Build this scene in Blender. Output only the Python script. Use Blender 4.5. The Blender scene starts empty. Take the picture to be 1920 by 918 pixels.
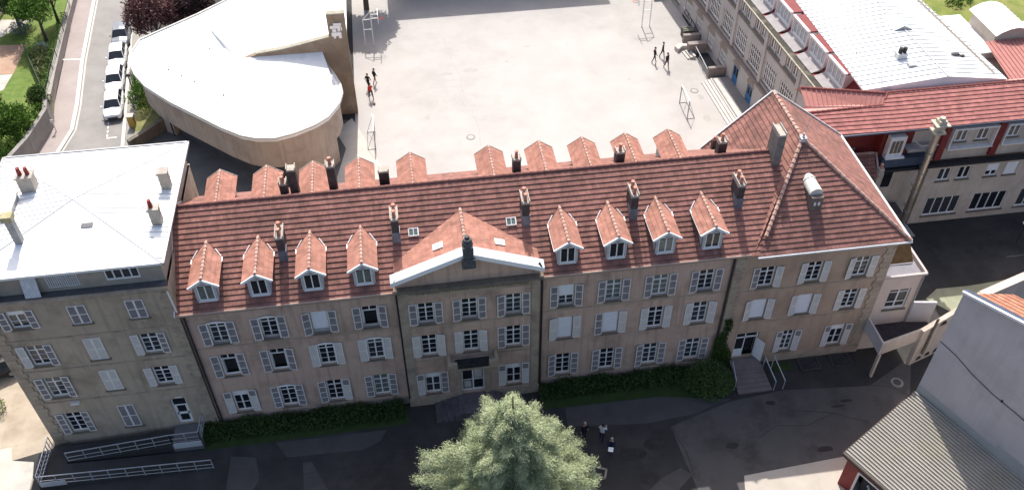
import bpy, bmesh, math, random
import numpy as np
from mathutils import Matrix, Vector
random.seed(7); rng = np.random.default_rng(7)
S = bpy.context.scene; COL = S.collection; R = math.radians; PI = math.pi

# ---------------------------------------------------------------- camera
cd = bpy.data.cameras.new('camera'); cam = bpy.data.objects.new('camera', cd); COL.objects.link(cam)
cd.sensor_width = 36; cd.lens = 1703.3/1920*36; cd.clip_end = 2000; cd.clip_start = .5
yaw, pit, roll = 0.13802, 0.76155, -0.00628
fw = Vector((math.sin(yaw)*math.cos(pit), math.cos(yaw)*math.cos(pit), -math.sin(pit)))
rt = Vector((math.cos(yaw), -math.sin(yaw), 0)); up = rt.cross(fw)
r_ = rt*math.cos(roll)+up*math.sin(roll); u_ = -rt*math.sin(roll)+up*math.cos(roll)
cam.matrix_world = Matrix.Translation((12.467, -37.842, 50.146)) @ Matrix((r_, u_, -fw)).transposed().to_4x4()
S.camera = cam
# ---------------------------------------------------------------- light
SUN_EL = 52; SUN_AZ = 2        # azimuth measured from +y towards +x
w = bpy.data.worlds.new('World'); S.world = w; w.use_nodes = True
nt = w.node_tree; bg = nt.nodes['Background']; sky = nt.nodes.new('ShaderNodeTexSky'); sky.sky_type = 'NISHITA'
sky.sun_disc = False; sky.sun_elevation = R(SUN_EL); sky.sun_rotation = R(SUN_AZ); sky.altitude = 300
nt.links.new(sky.outputs[0], bg.inputs[0]); sky.dust_density = 5; sky.ozone_density = .6; bg.inputs[1].default_value = 0.14
sl = bpy.data.lights.new('sun', 'SUN'); sl.energy = 3.6; sl.angle = R(.5); sl.color = (1, .965, .91)
so = bpy.data.objects.new('sun', sl); COL.objects.link(so)
sd = Vector((math.sin(R(SUN_AZ))*math.cos(R(SUN_EL)), math.cos(R(SUN_AZ))*math.cos(R(SUN_EL)), math.sin(R(SUN_EL))))
so.rotation_euler = sd.to_track_quat('Z', 'Y').to_euler(); so.location = sd*200
V = S.view_settings; V.view_transform = 'Standard'; V.look = 'None'; V.gamma = 1; V.use_curve_mapping = False; V.exposure = 0.67
S.cycles.max_bounces = 6; S.cycles.diffuse_bounces = 3

# ---------------------------------------------------------------- materials
MATS = {}
def mat(name, c1, c2=None, scale=1., rough=.85, bump=0., metal=0., c3=None, s3=.25, a3=.5, spec=.3, stretch=None, detail=6, uv=False, bscale=None, streak=0., sc=(.10, .08, .065)):
    if name in MATS: return MATS[name]
    m = bpy.data.materials.new(name); m.use_nodes = True; n = m.node_tree; b = n.nodes['Principled BSDF']; L = n.links.new
    b.inputs['Roughness'].default_value = rough; b.inputs['Metallic'].default_value = metal
    b.inputs['Specular IOR Level'].default_value = spec
    c2 = c2 or tuple(min(1, x*1.25) for x in c1)
    tc = n.nodes.new('ShaderNodeTexCoord'); src = tc.outputs['UV' if uv else 'Object']
    if stretch:
        mp = n.nodes.new('ShaderNodeMapping'); mp.inputs['Scale'].default_value = stretch; L(src, mp.inputs[0]); src = mp.outputs[0]
    nz = n.nodes.new('ShaderNodeTexNoise'); nz.inputs['Scale'].default_value = scale; nz.inputs['Detail'].default_value = detail; nz.inputs['Roughness'].default_value = .65; L(src, nz.inputs[0])
    rp = n.nodes.new('ShaderNodeValToRGB'); e = rp.color_ramp.elements; e[0].position = .33; e[1].position = .67; e[0].color = (*c1, 1); e[1].color = (*c2, 1); L(nz.outputs[0], rp.inputs[0])
    out = rp.outputs[0]
    if c3:
        n3 = n.nodes.new('ShaderNodeTexNoise'); n3.inputs['Scale'].default_value = s3; n3.inputs['Detail'].default_value = 8; n3.inputs['Roughness'].default_value = .7; L(src, n3.inputs[0])
        r3 = n.nodes.new('ShaderNodeValToRGB'); r3.color_ramp.elements[0].position = .5; r3.color_ramp.elements[1].position = .66; L(n3.outputs[0], r3.inputs[0])
        ml = n.nodes.new('ShaderNodeMath'); ml.operation = 'MULTIPLY'; ml.inputs[1].default_value = a3; L(r3.outputs[0], ml.inputs[0])
        mx = n.nodes.new('ShaderNodeMixRGB'); mx.inputs[2].default_value = (*c3, 1); L(ml.outputs[0], mx.inputs[0]); L(out, mx.inputs[1]); out = mx.outputs[0]
    if streak:
        mp2 = n.nodes.new('ShaderNodeMapping'); mp2.inputs['Scale'].default_value = (3.2, 3.2, .22); L(tc.outputs['Object'], mp2.inputs[0])
        n4 = n.nodes.new('ShaderNodeTexNoise'); n4.inputs['Scale'].default_value = 1; n4.inputs['Detail'].default_value = 5; L(mp2.outputs[0], n4.inputs[0])
        r4 = n.nodes.new('ShaderNodeValToRGB'); r4.color_ramp.elements[0].position = .50; r4.color_ramp.elements[1].position = .74; L(n4.outputs[0], r4.inputs[0])
        m4 = n.nodes.new('ShaderNodeMath'); m4.operation = 'MULTIPLY'; m4.inputs[1].default_value = streak; L(r4.outputs[0], m4.inputs[0])
        x4 = n.nodes.new('ShaderNodeMixRGB'); x4.inputs[2].default_value = (*sc, 1); L(m4.outputs[0], x4.inputs[0]); L(out, x4.inputs[1]); out = x4.outputs[0]
    L(out, b.inputs['Base Color'])
    if bump:
        nb = n.nodes.new('ShaderNodeTexNoise'); nb.inputs['Scale'].default_value = bscale or scale*6; nb.inputs['Detail'].default_value = 4; L(src, nb.inputs[0])
        bp = n.nodes.new('ShaderNodeBump'); bp.inputs['Strength'].default_value = bump; bp.inputs['Distance'].default_value = .05; L(nb.outputs[0], bp.inputs['Height']); L(bp.outputs[0], b.inputs['Normal'])
    MATS[name] = m; return m
def tilemat(name, ca, cb, cm, bw=.24, rh=.33, moss=(.06, .045, .035), am=.55, dirt=.7):
    m = bpy.data.materials.new(name); m.use_nodes = True; n = m.node_tree; b = n.nodes['Principled BSDF']; L = n.links.new
    b.inputs['Roughness'].default_value = .85; b.inputs['Specular IOR Level'].default_value = .2
    tc = n.nodes.new('ShaderNodeTexCoord'); br = n.nodes.new('ShaderNodeTexBrick')
    br.inputs['Scale'].default_value = 1; br.inputs['Brick Width'].default_value = bw; br.inputs['Row Height'].default_value = rh
    br.inputs['Mortar Size'].default_value = .012; br.inputs['Mortar Smooth'].default_value = .4; br.offset = .5
    br.inputs['Color1'].default_value = (*ca, 1); br.inputs['Color2'].default_value = (*cb, 1); br.inputs['Mortar'].default_value = (*cm, 1); br.inputs['Bias'].default_value = 0.1
    L(tc.outputs['UV'], br.inputs[0])
    nz = n.nodes.new('ShaderNodeTexNoise'); nz.inputs['Scale'].default_value = .45; nz.inputs['Detail'].default_value = 9; nz.inputs['Roughness'].default_value = .72; L(tc.outputs['Object'], nz.inputs[0])
    rp = n.nodes.new('ShaderNodeValToRGB'); rp.color_ramp.elements[0].position = .48; rp.color_ramp.elements[1].position = .72; L(nz.outputs[0], rp.inputs[0])
    ml = n.nodes.new('ShaderNodeMath'); ml.operation = 'MULTIPLY'; ml.inputs[1].default_value = dirt; L(rp.outputs[0], ml.inputs[0])
    mx = n.nodes.new('ShaderNodeMixRGB'); mx.inputs[2].default_value = (*moss, 1); L(ml.outputs[0], mx.inputs[0]); L(br.outputs[0], mx.inputs[1])
    mps = n.nodes.new('ShaderNodeMapping'); mps.inputs['Scale'].default_value = (2.6, .16, 1); L(tc.outputs['UV'], mps.inputs[0])
    ns = n.nodes.new('ShaderNodeTexNoise'); ns.inputs['Scale'].default_value = 1; ns.inputs['Detail'].default_value = 5; L(mps.outputs[0], ns.inputs[0])
    rs = n.nodes.new('ShaderNodeValToRGB'); rs.color_ramp.elements[0].position = .52; rs.color_ramp.elements[1].position = .72; L(ns.outputs[0], rs.inputs[0])
    mm_ = n.nodes.new('ShaderNodeMath'); mm_.operation = 'MULTIPLY'; mm_.inputs[1].default_value = dirt*.8; L(rs.outputs[0], mm_.inputs[0])
    mx2 = n.nodes.new('ShaderNodeMixRGB'); mx2.inputs[2].default_value = (*moss, 1); L(mm_.outputs[0], mx2.inputs[0]); L(mx.outputs[0], mx2.inputs[1]); mx = mx2
    n2 = n.nodes.new('ShaderNodeTexNoise'); n2.inputs['Scale'].default_value = 2.2; n2.inputs['Detail'].default_value = 5; L(tc.outputs['Object'], n2.inputs[0])
    hs = n.nodes.new('ShaderNodeHueSaturation'); L(mx.outputs[0], hs.inputs['Color'])
    mr = n.nodes.new('ShaderNodeMapRange'); mr.inputs[1].default_value = .3; mr.inputs[2].default_value = .7; mr.inputs[3].default_value = .78; mr.inputs[4].default_value = 1.25; L(n2.outputs[0], mr.inputs[0]); L(mr.outputs[0], hs.inputs['Value'])
    L(hs.outputs[0], b.inputs['Base Color']); MATS[name] = m; return m
def glassmat(name, c, rough=.12):
    m = mat(name, c, tuple(x*1.6 for x in c), scale=1.7, rough=rough, spec=.5); return m
def foliage(name, a, b_, scale=.5):
    m = mat(name, a, b_, scale=scale, rough=.75, spec=.2)
    return m
PLA = mat('facade_plaster', (.49, .34, .265), (.58, .42, .335), .55, c3=(.26, .19, .15), s3=.35, a3=.65, bump=.15, bscale=9, streak=.45, sc=(.20, .145, .115))
PLA2 = mat('facade_plaster_grey', (.385, .315, .24), (.47, .39, .30), .5, c3=(.22, .18, .14), s3=.4, a3=.65, bump=.15, bscale=9, streak=.5, sc=(.19, .155, .12))
STO = mat('cut_stone', (.34, .27, .205), (.43, .355, .27), 1.2, c3=(.17, .135, .105), s3=.8, a3=.6)
STD = mat('weathered_stone', (.13, .11, .09), (.21, .18, .14), 2, c3=(.05, .05, .04), s3=1.2)
PLI = mat('plinth_render', (.27, .205, .17), (.34, .27, .23), .8, c3=(.13, .10, .09), s3=.9)
TIL = tilemat('mechanical_roof_tile', (.31, .148, .12), (.235, .113, .094), (.18, .088, .073), bw=.27, moss=(.10, .06, .05))
TIL2 = tilemat('newer_roof_tile', (.41, .20, .15), (.34, .16, .12), (.27, .135, .105), rh=.30, dirt=.3)
CAP = mat('ridge_tile', (.32, .17, .135), (.55, .38, .31), 3); CAPD = mat('dark_ridge_tile', (.14, .065, .055), (.24, .11, .095), 2)
ZIN = mat('white_zinc_sheet', (.74, .75, .74), (.86, .87, .86), .35, rough=.45, c3=(.58, .57, .54), s3=.4, a3=.5, streak=.0)
ZIR = mat('white_sheet_rib', (.56, .56, .55), (.66, .66, .65), 1)
WHT = mat('white_paint', (.78, .77, .76), (.85, .84, .83), 2, rough=.5)
WHS = mat('white_shutter_frame', (.68, .645, .615), (.80, .765, .73), 3, rough=.6)
SLV = mat('shutter_louvre', (.165, .15, .155), (.25, .23, .235), 3, rough=.7)
SLP = mat('pale_shutter_louvre', (.51, .48, .44), (.62, .585, .54), 3, rough=.7)
BLI = mat('white_roller_blind', (.72, .73, .77), (.80, .81, .84), 2, rough=.6)
GLA = glassmat('dark_window_glass', (.012, .014, .018))
GLB = glassmat('dim_curtain_glass', (.035, .038, .042)); GLC = mat('sky_reflecting_glass', (.02, .024, .03), (.09, .10, .11), .9, rough=.08, spec=.7)
CUR = mat('curtained_glass', (.10, .12, .11), (.20, .22, .20), 4, rough=.2, spec=.5)
LEA = mat('lead_flashing', (.13, .15, .18), (.22, .25, .29), 2, rough=.5, metal=.2)
GUT = mat('zinc_gutter', (.28, .28, .29), (.40, .40, .41), 2, rough=.5, metal=.3)
DRK = mat('dark_metal_and_shade', (.02, .02, .024), (.045, .045, .05), 3, rough=.6)
BRK = mat('sooty_chimney_brick', (.045, .04, .04), (.10, .085, .08), 4)
BRP = mat('chimney_render', (.32, .28, .24), (.45, .41, .36), 2)
POT = mat('terracotta_pot', (.42, .17, .12), (.58, .30, .23), 5)
POR = mat('dark_red_pot', (.20, .035, .03), (.30, .06, .05), 5)
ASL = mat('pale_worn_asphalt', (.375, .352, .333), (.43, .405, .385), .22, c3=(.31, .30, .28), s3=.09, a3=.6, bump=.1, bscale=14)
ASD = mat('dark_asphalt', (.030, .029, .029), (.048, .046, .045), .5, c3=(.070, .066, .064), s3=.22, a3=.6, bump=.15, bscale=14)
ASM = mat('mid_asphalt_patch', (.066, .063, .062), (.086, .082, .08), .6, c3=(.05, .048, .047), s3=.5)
ASR = mat('road_asphalt', (.225, .21, .195), (.27, .255, .24), .5, c3=(.16, .155, .15), s3=.2, a3=.5)
PAV = mat('pinkish_pavement', (.30, .255, .24), (.36, .31, .29), .8, c3=(.22, .18, .17), s3=.4)
KER = mat('pale_kerb', (.56, .53, .48), (.66, .63, .58), 1.5)
SAN = mat('sandy_ground', (.33, .27, .20), (.46, .39, .30), .5, c3=(.24, .18, .13), s3=.4)
CON = mat('pale_concrete', (.42, .39, .34), (.52, .49, .43), .6, c3=(.30, .28, .24), s3=.5)
GRS = mat('lawn_grass', (.07, .125, .018), (.14, .20, .035), 1.2, c3=(.19, .19, .06), s3=.3, a3=.5, bump=.4, bscale=10)
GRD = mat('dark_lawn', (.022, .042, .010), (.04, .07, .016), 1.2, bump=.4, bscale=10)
MOS = mat('mossy_ground', (.14, .15, .05), (.24, .23, .09), 1.2, c3=(.30, .26, .12), s3=.5)
RED = mat('dark_red_cladding', (.16, .022, .022), (.22, .035, .033), 1, rough=.6)
BEI = mat('beige_render', (.46, .39, .325), (.57, .49, .42), .6, c3=(.34, .285, .23), streak=.3, sc=(.27, .22, .18), s3=.5, a3=.5)
PNK = mat('pale_pink_render', (.55, .455, .39), (.63, .53, .465), .7, c3=(.42, .35, .30), s3=.5, a3=.4)
GRY = mat('grey_lilac_render', (.50, .455, .45), (.58, .53, .52), .35, c3=(.40, .365, .36), s3=.5, a3=.5, streak=.25, sc=(.33, .30, .30))
GRG = mat('grey_green_render', (.36, .36, .345), (.43, .43, .41), .8)
BRS = mat('brown_stone_wall', (.21, .16, .115), (.33, .265, .195), 1.6, c3=(.12, .095, .07), s3=.8, bump=.5, bscale=4)
RND = mat('curved_wall_concrete', (.38, .31, .25), (.45, .37, .305), .5, c3=(.26, .205, .165), s3=.45, a3=.6, streak=.4, sc=(.20, .16, .13))
COR = mat('corrugated_fibre_cement', (.29, .27, .24), (.37, .345, .31), .6, c3=(.30, .29, .17), s3=.45, a3=.4)
BLU = mat('blue_door_paint', (.03, .12, .28), (.05, .17, .36), 2, rough=.5)
GAL = mat('galvanised_rail', (.42, .44, .47), (.54, .56, .59), 3, rough=.4, metal=.3)
STL = mat('steel_flue', (.55, .50, .42), (.68, .63, .55), 1.5, rough=.28, metal=.8)
NAV = mat('blue_grey_panel', (.05, .065, .10), (.08, .10, .15), 2)
BRN = mat('rusty_panel', (.13, .075, .03), (.22, .13, .06), 1.5)
BARK = mat('tree_bark', (.08, .06, .045), (.15, .12, .09), 4)
HED = foliage('dark_hedge_leaves', (.030, .058, .016), (.062, .10, .028), 1.0)
CON_L = foliage('blue_green_needles', (.26, .31, .17), (.55, .60, .37), 1.1)
LGR = foliage('green_leaves', (.045, .10, .014), (.12, .22, .03), .8)
LDG = foliage('deep_green_leaves', (.025, .055, .012), (.07, .12, .025), .8)
LPU = foliage('purple_leaves', (.10, .048, .045), (.20, .10, .095), .8)
LOL = foliage('olive_leaves', (.09, .11, .035), (.19, .20, .09), .8)
IVY = foliage('ivy_leaves', (.025, .06, .008), (.05, .10, .015), 1.5)

# ---------------------------------------------------------------- mesh helpers
WM = {}   # world matrices of empties
SPLIT = set('bargeboard quoin gutter plinth downpipe eave_board verge string_course stone_band bay_frame roof_vent red_panel bracket ledge buttress_wall pilaster asphalt_repair parking_line asphalt_crack goal_post handrail roof_chimney roof_window rail_panel side_wall lower_render_band cornice drain handrail wall_coping flashing stair_wall'.split())
class M:
    def __init__(s): s.v = []; s.f = []; s.uv = []; s.mi = []; s.cur = 0
    def poly(s, pts, uv=None):
        k = len(s.v); s.v += [tuple(p) for p in pts]; s.f.append(tuple(range(k, k+len(pts))))
        s.uv += list(uv) if uv else [(p[0], p[1]) for p in pts]; s.mi.append(s.cur); return s
    def box(s, x0, x1, y0, y1, z0, z1, T=None):
        P = [(x, y, z) for z in (z0, z1) for y in (y0, y1) for x in (x0, x1)]
        if T: P = [T(p) for p in P]
        for q in ((0, 2, 3, 1), (4, 5, 7, 6), (0, 1, 5, 4), (1, 3, 7, 5), (3, 2, 6, 7), (2, 0, 4, 6)): s.poly([P[i] for i in q])
        return s
    def bar(s, a, b, w_, h=None):
        a = Vector(a); b = Vector(b); d = (b-a).normalized(); u = d.cross(Vector((0, 0, 1)))
        if u.length < 1e-3: u = Vector((1, 0, 0))
        u.normalize(); v = u.cross(d); h = h or w_; u *= w_/2; v *= h/2
        P = [a-u-v, a+u-v, a+u+v, a-u+v, b-u-v, b+u-v, b+u+v, b-u+v]
        for q in ((0, 1, 2, 3), (7, 6, 5, 4), (0, 4, 5, 1), (1, 5, 6, 2), (2, 6, 7, 3), (3, 7, 4, 0)): s.poly([P[i] for i in q])
        return s
    def tube(s, a, b, r0, r1=None, n=10, cap=True):
        a = Vector(a); b = Vector(b); r1 = r0 if r1 is None else r1; d = (b-a).normalized()
        u = d.orthogonal().normalized(); v = d.cross(u)
        A = [a+(u*math.cos(2*PI*i/n)+v*math.sin(2*PI*i/n))*r0 for i in range(n)]; B = [b+(u*math.cos(2*PI*i/n)+v*math.sin(2*PI*i/n))*r1 for i in range(n)]
        for i in range(n): j = (i+1) % n; s.poly([A[i], A[j], B[j], B[i]])
        if cap: s.poly(A[::-1]); s.poly(B)
        return s
    def prism(s, pts, z0, z1, bottom=True):       # pts ccw
        n = len(pts); s.poly([(p[0], p[1], z1) for p in pts])
        if bottom: s.poly([(p[0], p[1], z0) for p in pts][::-1])
        for i in range(n): a = pts[i]; b = pts[(i+1) % n]; s.poly([(a[0], a[1], z0), (b[0], b[1], z0), (b[0], b[1], z1), (a[0], a[1], z1)])
        return s
    def build(s, name, m, parent=None, org=None, loc=None, rz=0, local=False, kind=None, whole=False):
        if name in SPLIT and not whole and len(s.f) < 900:
            bb = [(np.min([s.v[i] for i in f], 0)-.03, np.max([s.v[i] for i in f], 0)+.03) for f in s.f]; n = len(bb); lo = np.array([b[0] for b in bb]); hi = np.array([b[1] for b in bb]); lab = list(range(n))
            def find(i):
                while lab[i] != i: lab[i] = lab[lab[i]]; i = lab[i]
                return i
            for i in range(n):
                for j in np.nonzero(np.all((lo <= hi[i]) & (hi >= lo[i]), 1))[0]:
                    a, b = find(i), find(int(j)); lab[a] = b
            g_ = {}; off = np.concatenate([[0], np.cumsum([len(f) for f in s.f])])
            for i in range(n): g_.setdefault(find(i), []).append(i)
            if len(g_) > 1:
                r = None
                for idx in g_.values():
                    c = M()
                    for i in idx: c.cur = s.mi[i]; c.poly([s.v[k_] for k_ in s.f[i]], s.uv[off[i]:off[i+1]])
                    r = c.build(name, m, parent, org, loc, rz, local, kind, True)
                return r
        me = bpy.data.meshes.new(name); vs = s.v
        if org: vs = [(x-org[0], y-org[1], z-org[2]) for x, y, z in vs]
        me.from_pydata(vs, [], s.f)
        for q in (m if isinstance(m, (list, tuple)) else [m]): me.materials.append(q)
        if max(s.mi, default=0): me.polygons.foreach_set('material_index', s.mi)
        ul = me.uv_layers.new(name='UVMap'); ul.data.foreach_set('uv', [c for t in s.uv for c in t])
        me.update(); return link(name, me, parent, org or loc, rz, local, kind)
def link(name, me, parent=None, loc=None, rz=0, local=False, kind=None):
    o = bpy.data.objects.new(name, me); COL.objects.link(o)
    if loc: o.location = loc
    o.rotation_euler = (0, 0, rz)
    if parent:
        o.parent = parent
        if not local and parent in WM: o.matrix_parent_inverse = WM[parent].inverted()
    if kind: o['kind'] = kind
    return o
def thing(name, label, cat, loc=(0, 0, 0), rz=0, group=None):
    o = bpy.data.objects.new(name, None); COL.objects.link(o); o.location = loc; o.rotation_euler = (0, 0, rz); o.empty_display_size = .3
    o['label'] = label; o['category'] = cat
    if group: o['group'] = group
    WM[o] = Matrix.Translation(loc) @ Matrix.Rotation(rz, 4, 'Z'); return o
def tag(o, label, cat, group=None):
    o['label'] = label; o['category'] = cat
    if group: o['group'] = group
    return o
def copytree(o, loc, rz, label, parent=None):
    c = o.copy(); COL.objects.link(c)
    if parent is None: c.location = loc; c.rotation_euler = (0, 0, rz); c['label'] = label
    else: c.parent = parent
    for ch in o.children: copytree(ch, None, None, None, c)
    return c
def clip(poly, f):
    out = []
    for i in range(len(poly)):
        a, b = poly[i], poly[(i+1) % len(poly)]; fa, fb = f(a), f(b)
        if fa >= 0: out.append(a)
        if (fa >= 0) != (fb >= 0): t = fa/(fa-fb); out.append((a[0]+(b[0]-a[0])*t, a[1]+(b[1]-a[1])*t))
    return out
def slope(m, pts, row=.33, lift=.05, along=None, off=0.):
    """stepped tile courses over a flat polygon; pts ccw from outside; first edge is the eave"""
    P = [Vector(p) for p in pts]; o = P[0]; u = (P[1]-P[0]).normalized() if along is None else Vector(along).normalized()
    nrm = Vector((0, 0, 0))
    for i in range(1, len(P)-1): nrm += (P[i]-o).cross(P[i+1]-o)
    nrm.normalize(); 
    if nrm.z < 0: nrm = -nrm
    v = nrm.cross(u)
    q = [((p-o).dot(u), (p-o).dot(v)) for p in P]; v0 = min(a[1] for a in q); v1 = max(a[1] for a in q)
    ua, ub = o.dot(u), off
    k = 0; t = v0
    while t < v1-1e-4:
        t2 = min(t+row, v1); c = clip(clip(q, lambda a: a[1]-t+1e-9), lambda a: t2-a[1]+1e-9)
        if len(c) > 2:
            def W(a, h): return o+u*a[0]+v*a[1]+nrm*h
            m.poly([W(a, lift*(1-(a[1]-t)/row)+.01) for a in c], [(a[0]+ua+50, a[1]-v0+.004) for a in c])
            lo = sorted([a for a in c if abs(a[1]-t) < 1e-4])
            if len(lo) >= 2: m.poly([W(lo[0], -.02), W(lo[-1], -.02), W(lo[-1], lift+.01), W(lo[0], lift+.01)], [(lo[0][0]+ua+50, t-v0), (lo[-1][0]+ua+50, t-v0), (lo[-1][0]+ua+50, t-v0), (lo[0][0]+ua+50, t-v0)])
        t += row; k += 1
def caps(m, a, b, r=.13, step=.4):
    a = Vector(a); b = Vector(b); L_ = (b-a).length; n = max(1, int(L_/step))
    for i in range(n):
        p = a.lerp(b, i/n); q = a.lerp(b, (i+1.05)/n); m.tube(p+Vector((0, 0, .02)), q, r*1.12, r*.86, 7)
def wallgrid(m, u0, u1, z0, z1, holes, T, depth=.22):
    """T(u,n,z)->point ; n outward ; holes (ua,ub,za,zb)"""
    us = sorted({u0, u1, *[h[0] for h in holes], *[h[1] for h in holes]}); zs = sorted({z0, z1, *[h[2] for h in holes], *[h[3] for h in holes]})
    for i in range(len(us)-1):
        for j in range(len(zs)-1):
            uc = (us[i]+us[i+1])/2; zc = (zs[j]+zs[j+1])/2
            if any(h[0] < uc < h[1] and h[2] < zc < h[3] for h in holes): continue
            m.poly([T(us[i], 0, zs[j]), T(us[i+1], 0, zs[j]), T(us[i+1], 0, zs[j+1]), T(us[i], 0, zs[j+1])])
    for a, b, c, d in holes:
        m.poly([T(a, 0, c), T(a, -depth, c), T(a, -depth, d), T(a, 0, d)]); m.poly([T(b, 0, c), T(b, 0, d), T(b, -depth, d), T(b, -depth, c)])
        m.poly([T(a, 0, c), T(b, 0, c), T(b, -depth, c), T(a, -depth, c)]); m.poly([T(a, 0, d), T(a, -depth, d), T(b, -depth, d), T(b, 0, d)])
        m.poly([T(a, -depth-.25, c), T(b, -depth-.25, c), T(b, -depth-.25, d), T(a, -depth-.25, d)])
# ---- foliage: thousands of small leaf faces as one mesh
def leafmesh(name, P, N, size, m, parent=None, aspect=.5, local=False, droop=0., kind=None, org=None):
    n = len(P); P = np.asarray(P, float)
    if org is not None: P = P-np.array(org)
    a = rng.normal(size=(n, 3)); a = a*1.0+np.asarray(N)*1.3 if N is not None else a; a[:, 2] -= droop
    a /= np.linalg.norm(a, axis=1)[:, None]+1e-9
    b = np.cross(a, rng.normal(size=(n, 3))); b /= np.linalg.norm(b, axis=1)[:, None]+1e-9
    s = (size*(.6+.8*rng.random(n)))[:, None]
    V_ = np.stack([P-b*s*aspect/2, P+a*s*.5+b*s*aspect*.1-b*s*aspect*.3, P+a*s, P+a*s*.45+b*s*aspect*.6], 1).reshape(-1, 3)
    me = bpy.data.meshes.new(name); me.vertices.add(4*n); me.vertices.foreach_set('co', V_.ravel()); me.loops.add(4*n); me.loops.foreach_set('vertex_index', np.arange(4*n, dtype=np.int32))
    me.polygons.add(n); me.polygons.foreach_set('loop_start', np.arange(0, 4*n, 4, dtype=np.int32)); me.polygons.foreach_set('loop_total', np.full(n, 4, dtype=np.int32))
    me.materials.append(m); me.update(calc_edges=True); me.validate()
    return link(name, me, parent, org, 0, local, kind)
def blob(n, c, r, shell=.55):
    d = rng.normal(size=(n, 3)); d /= np.linalg.norm(d, axis=1)[:, None]; rr = (shell+(1-shell)*rng.random(n)**.7)
    return np.array(c)+d*rr[:, None]*np.array(r), d
def crownpts(n, c, r, k=9, low=-.3):
    """lumpy crown made of k clumps"""
    Ps = []; Ns = []
    for i in range(k):
        d = rng.normal(size=3); d /= np.linalg.norm(d); d[2] = abs(d[2])*.9+low*rng.random(); cc = np.array(c)+d*np.array(r)*.62
        p, q = blob(n//k, cc, np.array(r)*(.36+.2*rng.random()), .35); Ps.append(p); Ns.append(q)
    return np.vstack(Ps), np.vstack(Ns)
def tree(name, label, loc, h, r, m, n=2600, size=.32, k=10, cat='tree', group=None, trunk=.3):
    t = thing(name, label, cat, loc, 0, group); x, y, z = loc
    b = M(); b.tube((x, y, z), (x+.1, y, z+h*.55), .05*h**.8, .025*h**.8, 8)
    for i in range(5): a = i*2*PI/5; b.tube((x+.05, y, z+h*(.3+.04*i)), (x+math.cos(a)*r*.6, y+math.sin(a)*r*.6, z+h*.68), .02*h**.8, .01, 6)
    b.build('trunk', BARK, t)
    P, N = crownpts(n, (x, y, z+h*.62), (r, r, h*.40), k); P[:, 2] = np.maximum(P[:, 2], z+.15)
    leafmesh('crown', P, N, size, m, t); return t
def shrub(name, label, pts, m, cat='shrub', group=None, n=900, size=.2, org=None):
    Ps = []; Ns = []
    tot = sum(p[3]*p[4] for p in pts)
    for x, y, z, rx, rz_ in pts:
        p, q = blob(int(n*rx*rz_/tot)+20, (x, y, z), (rx, rx, rz_), .5); Ps.append(p); Ns.append(q)
    P = np.vstack(Ps); P[:, 2] = np.maximum(P[:, 2], .04); o = leafmesh(name, P, np.vstack(Ns), size, m, org=org or (pts[0][0], pts[0][1], 0)); return tag(o, label, cat, group)

# ---------------------------------------------------------------- ground
def sheet(name, pts, z, m, label=None):
    a = M(); a.poly([(p[0], p[1], z) for p in pts]); return a.build(name, m, kind='structure')
g = M()
G = 14
for i in range(G):
    for j in range(G):
        x0 = -260+i*45; y0 = -200+j*45; g.poly([(x0, y0, 0), (x0+45, y0, 0), (x0+45, y0+45, 0), (x0, y0+45, 0)])
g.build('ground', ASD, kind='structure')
sheet('schoolyard', [(7.6, 10.5), (52, 10.5), (50, 64), (7.6, 64)], .004, ASL)
sheet('side_yard', [(-1.9, 10.6), (7.6, 10.6), (7.6, 33), (-12.5, 40), (-12.9, 31), (-12.4, 11), (-1.9, 11)], .004, mat('side_asphalt', (.10, .10, .098), (.14, .14, .135), .5))
sheet('entrance_paving', [(5.75, 31.7), (7.3, 33.5), (9.05, 28.3), (10.2, 24.5), (10.2, 12), (5.2, 12), (5.9, 25), (6.7, 28.9)], .009, mat('light_paving', (.45, .42, .37), (.53, .50, .45), 1))
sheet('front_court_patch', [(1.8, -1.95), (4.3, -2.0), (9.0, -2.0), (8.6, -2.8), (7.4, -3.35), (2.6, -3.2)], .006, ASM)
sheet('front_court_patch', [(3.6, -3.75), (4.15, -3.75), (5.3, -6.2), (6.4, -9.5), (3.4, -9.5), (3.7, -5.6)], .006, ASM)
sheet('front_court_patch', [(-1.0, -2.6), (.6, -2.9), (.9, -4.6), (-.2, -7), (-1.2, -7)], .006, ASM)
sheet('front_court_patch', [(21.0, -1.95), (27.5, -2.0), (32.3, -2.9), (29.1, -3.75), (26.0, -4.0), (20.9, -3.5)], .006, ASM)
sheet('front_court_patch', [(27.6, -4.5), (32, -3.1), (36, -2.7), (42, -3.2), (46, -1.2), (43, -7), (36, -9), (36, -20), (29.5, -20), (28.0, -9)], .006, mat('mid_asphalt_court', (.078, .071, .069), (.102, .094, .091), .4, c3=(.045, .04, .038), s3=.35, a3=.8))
sheet('sunlit_court_strip', [(31.2, -8.75), (38.2, -8.3), (38.5, -60), (29.6, -60), (30.6, -11)], .010, mat('sunlit_court_tone', (.40, .35, .295), (.48, .43, .37), .5))  # paler court colour painted where the sun reaches past the building's shadow
sheet('curved_path', [(24.6, -9.2), (26.0, -8.2), (27.4, -7.6), (28.0, -8.2), (27.0, -9.0), (26.2, -9.8)], .012, ASM)
sheet('road', [(-21.1, 64), (-17.2, 64), (-15.7, 52.7), (-14.6, 43.3), (-13.75, 35.9), (-13.3, 31.9), (-13.3, 12), (-24, 12), (-20.6, 27), (-18.9, 31.4), (-18.25, 35.4), (-18.6, 39.3), (-19.6, 47.5), (-20.9, 60.4)][::-1], .008, ASR)
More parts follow.
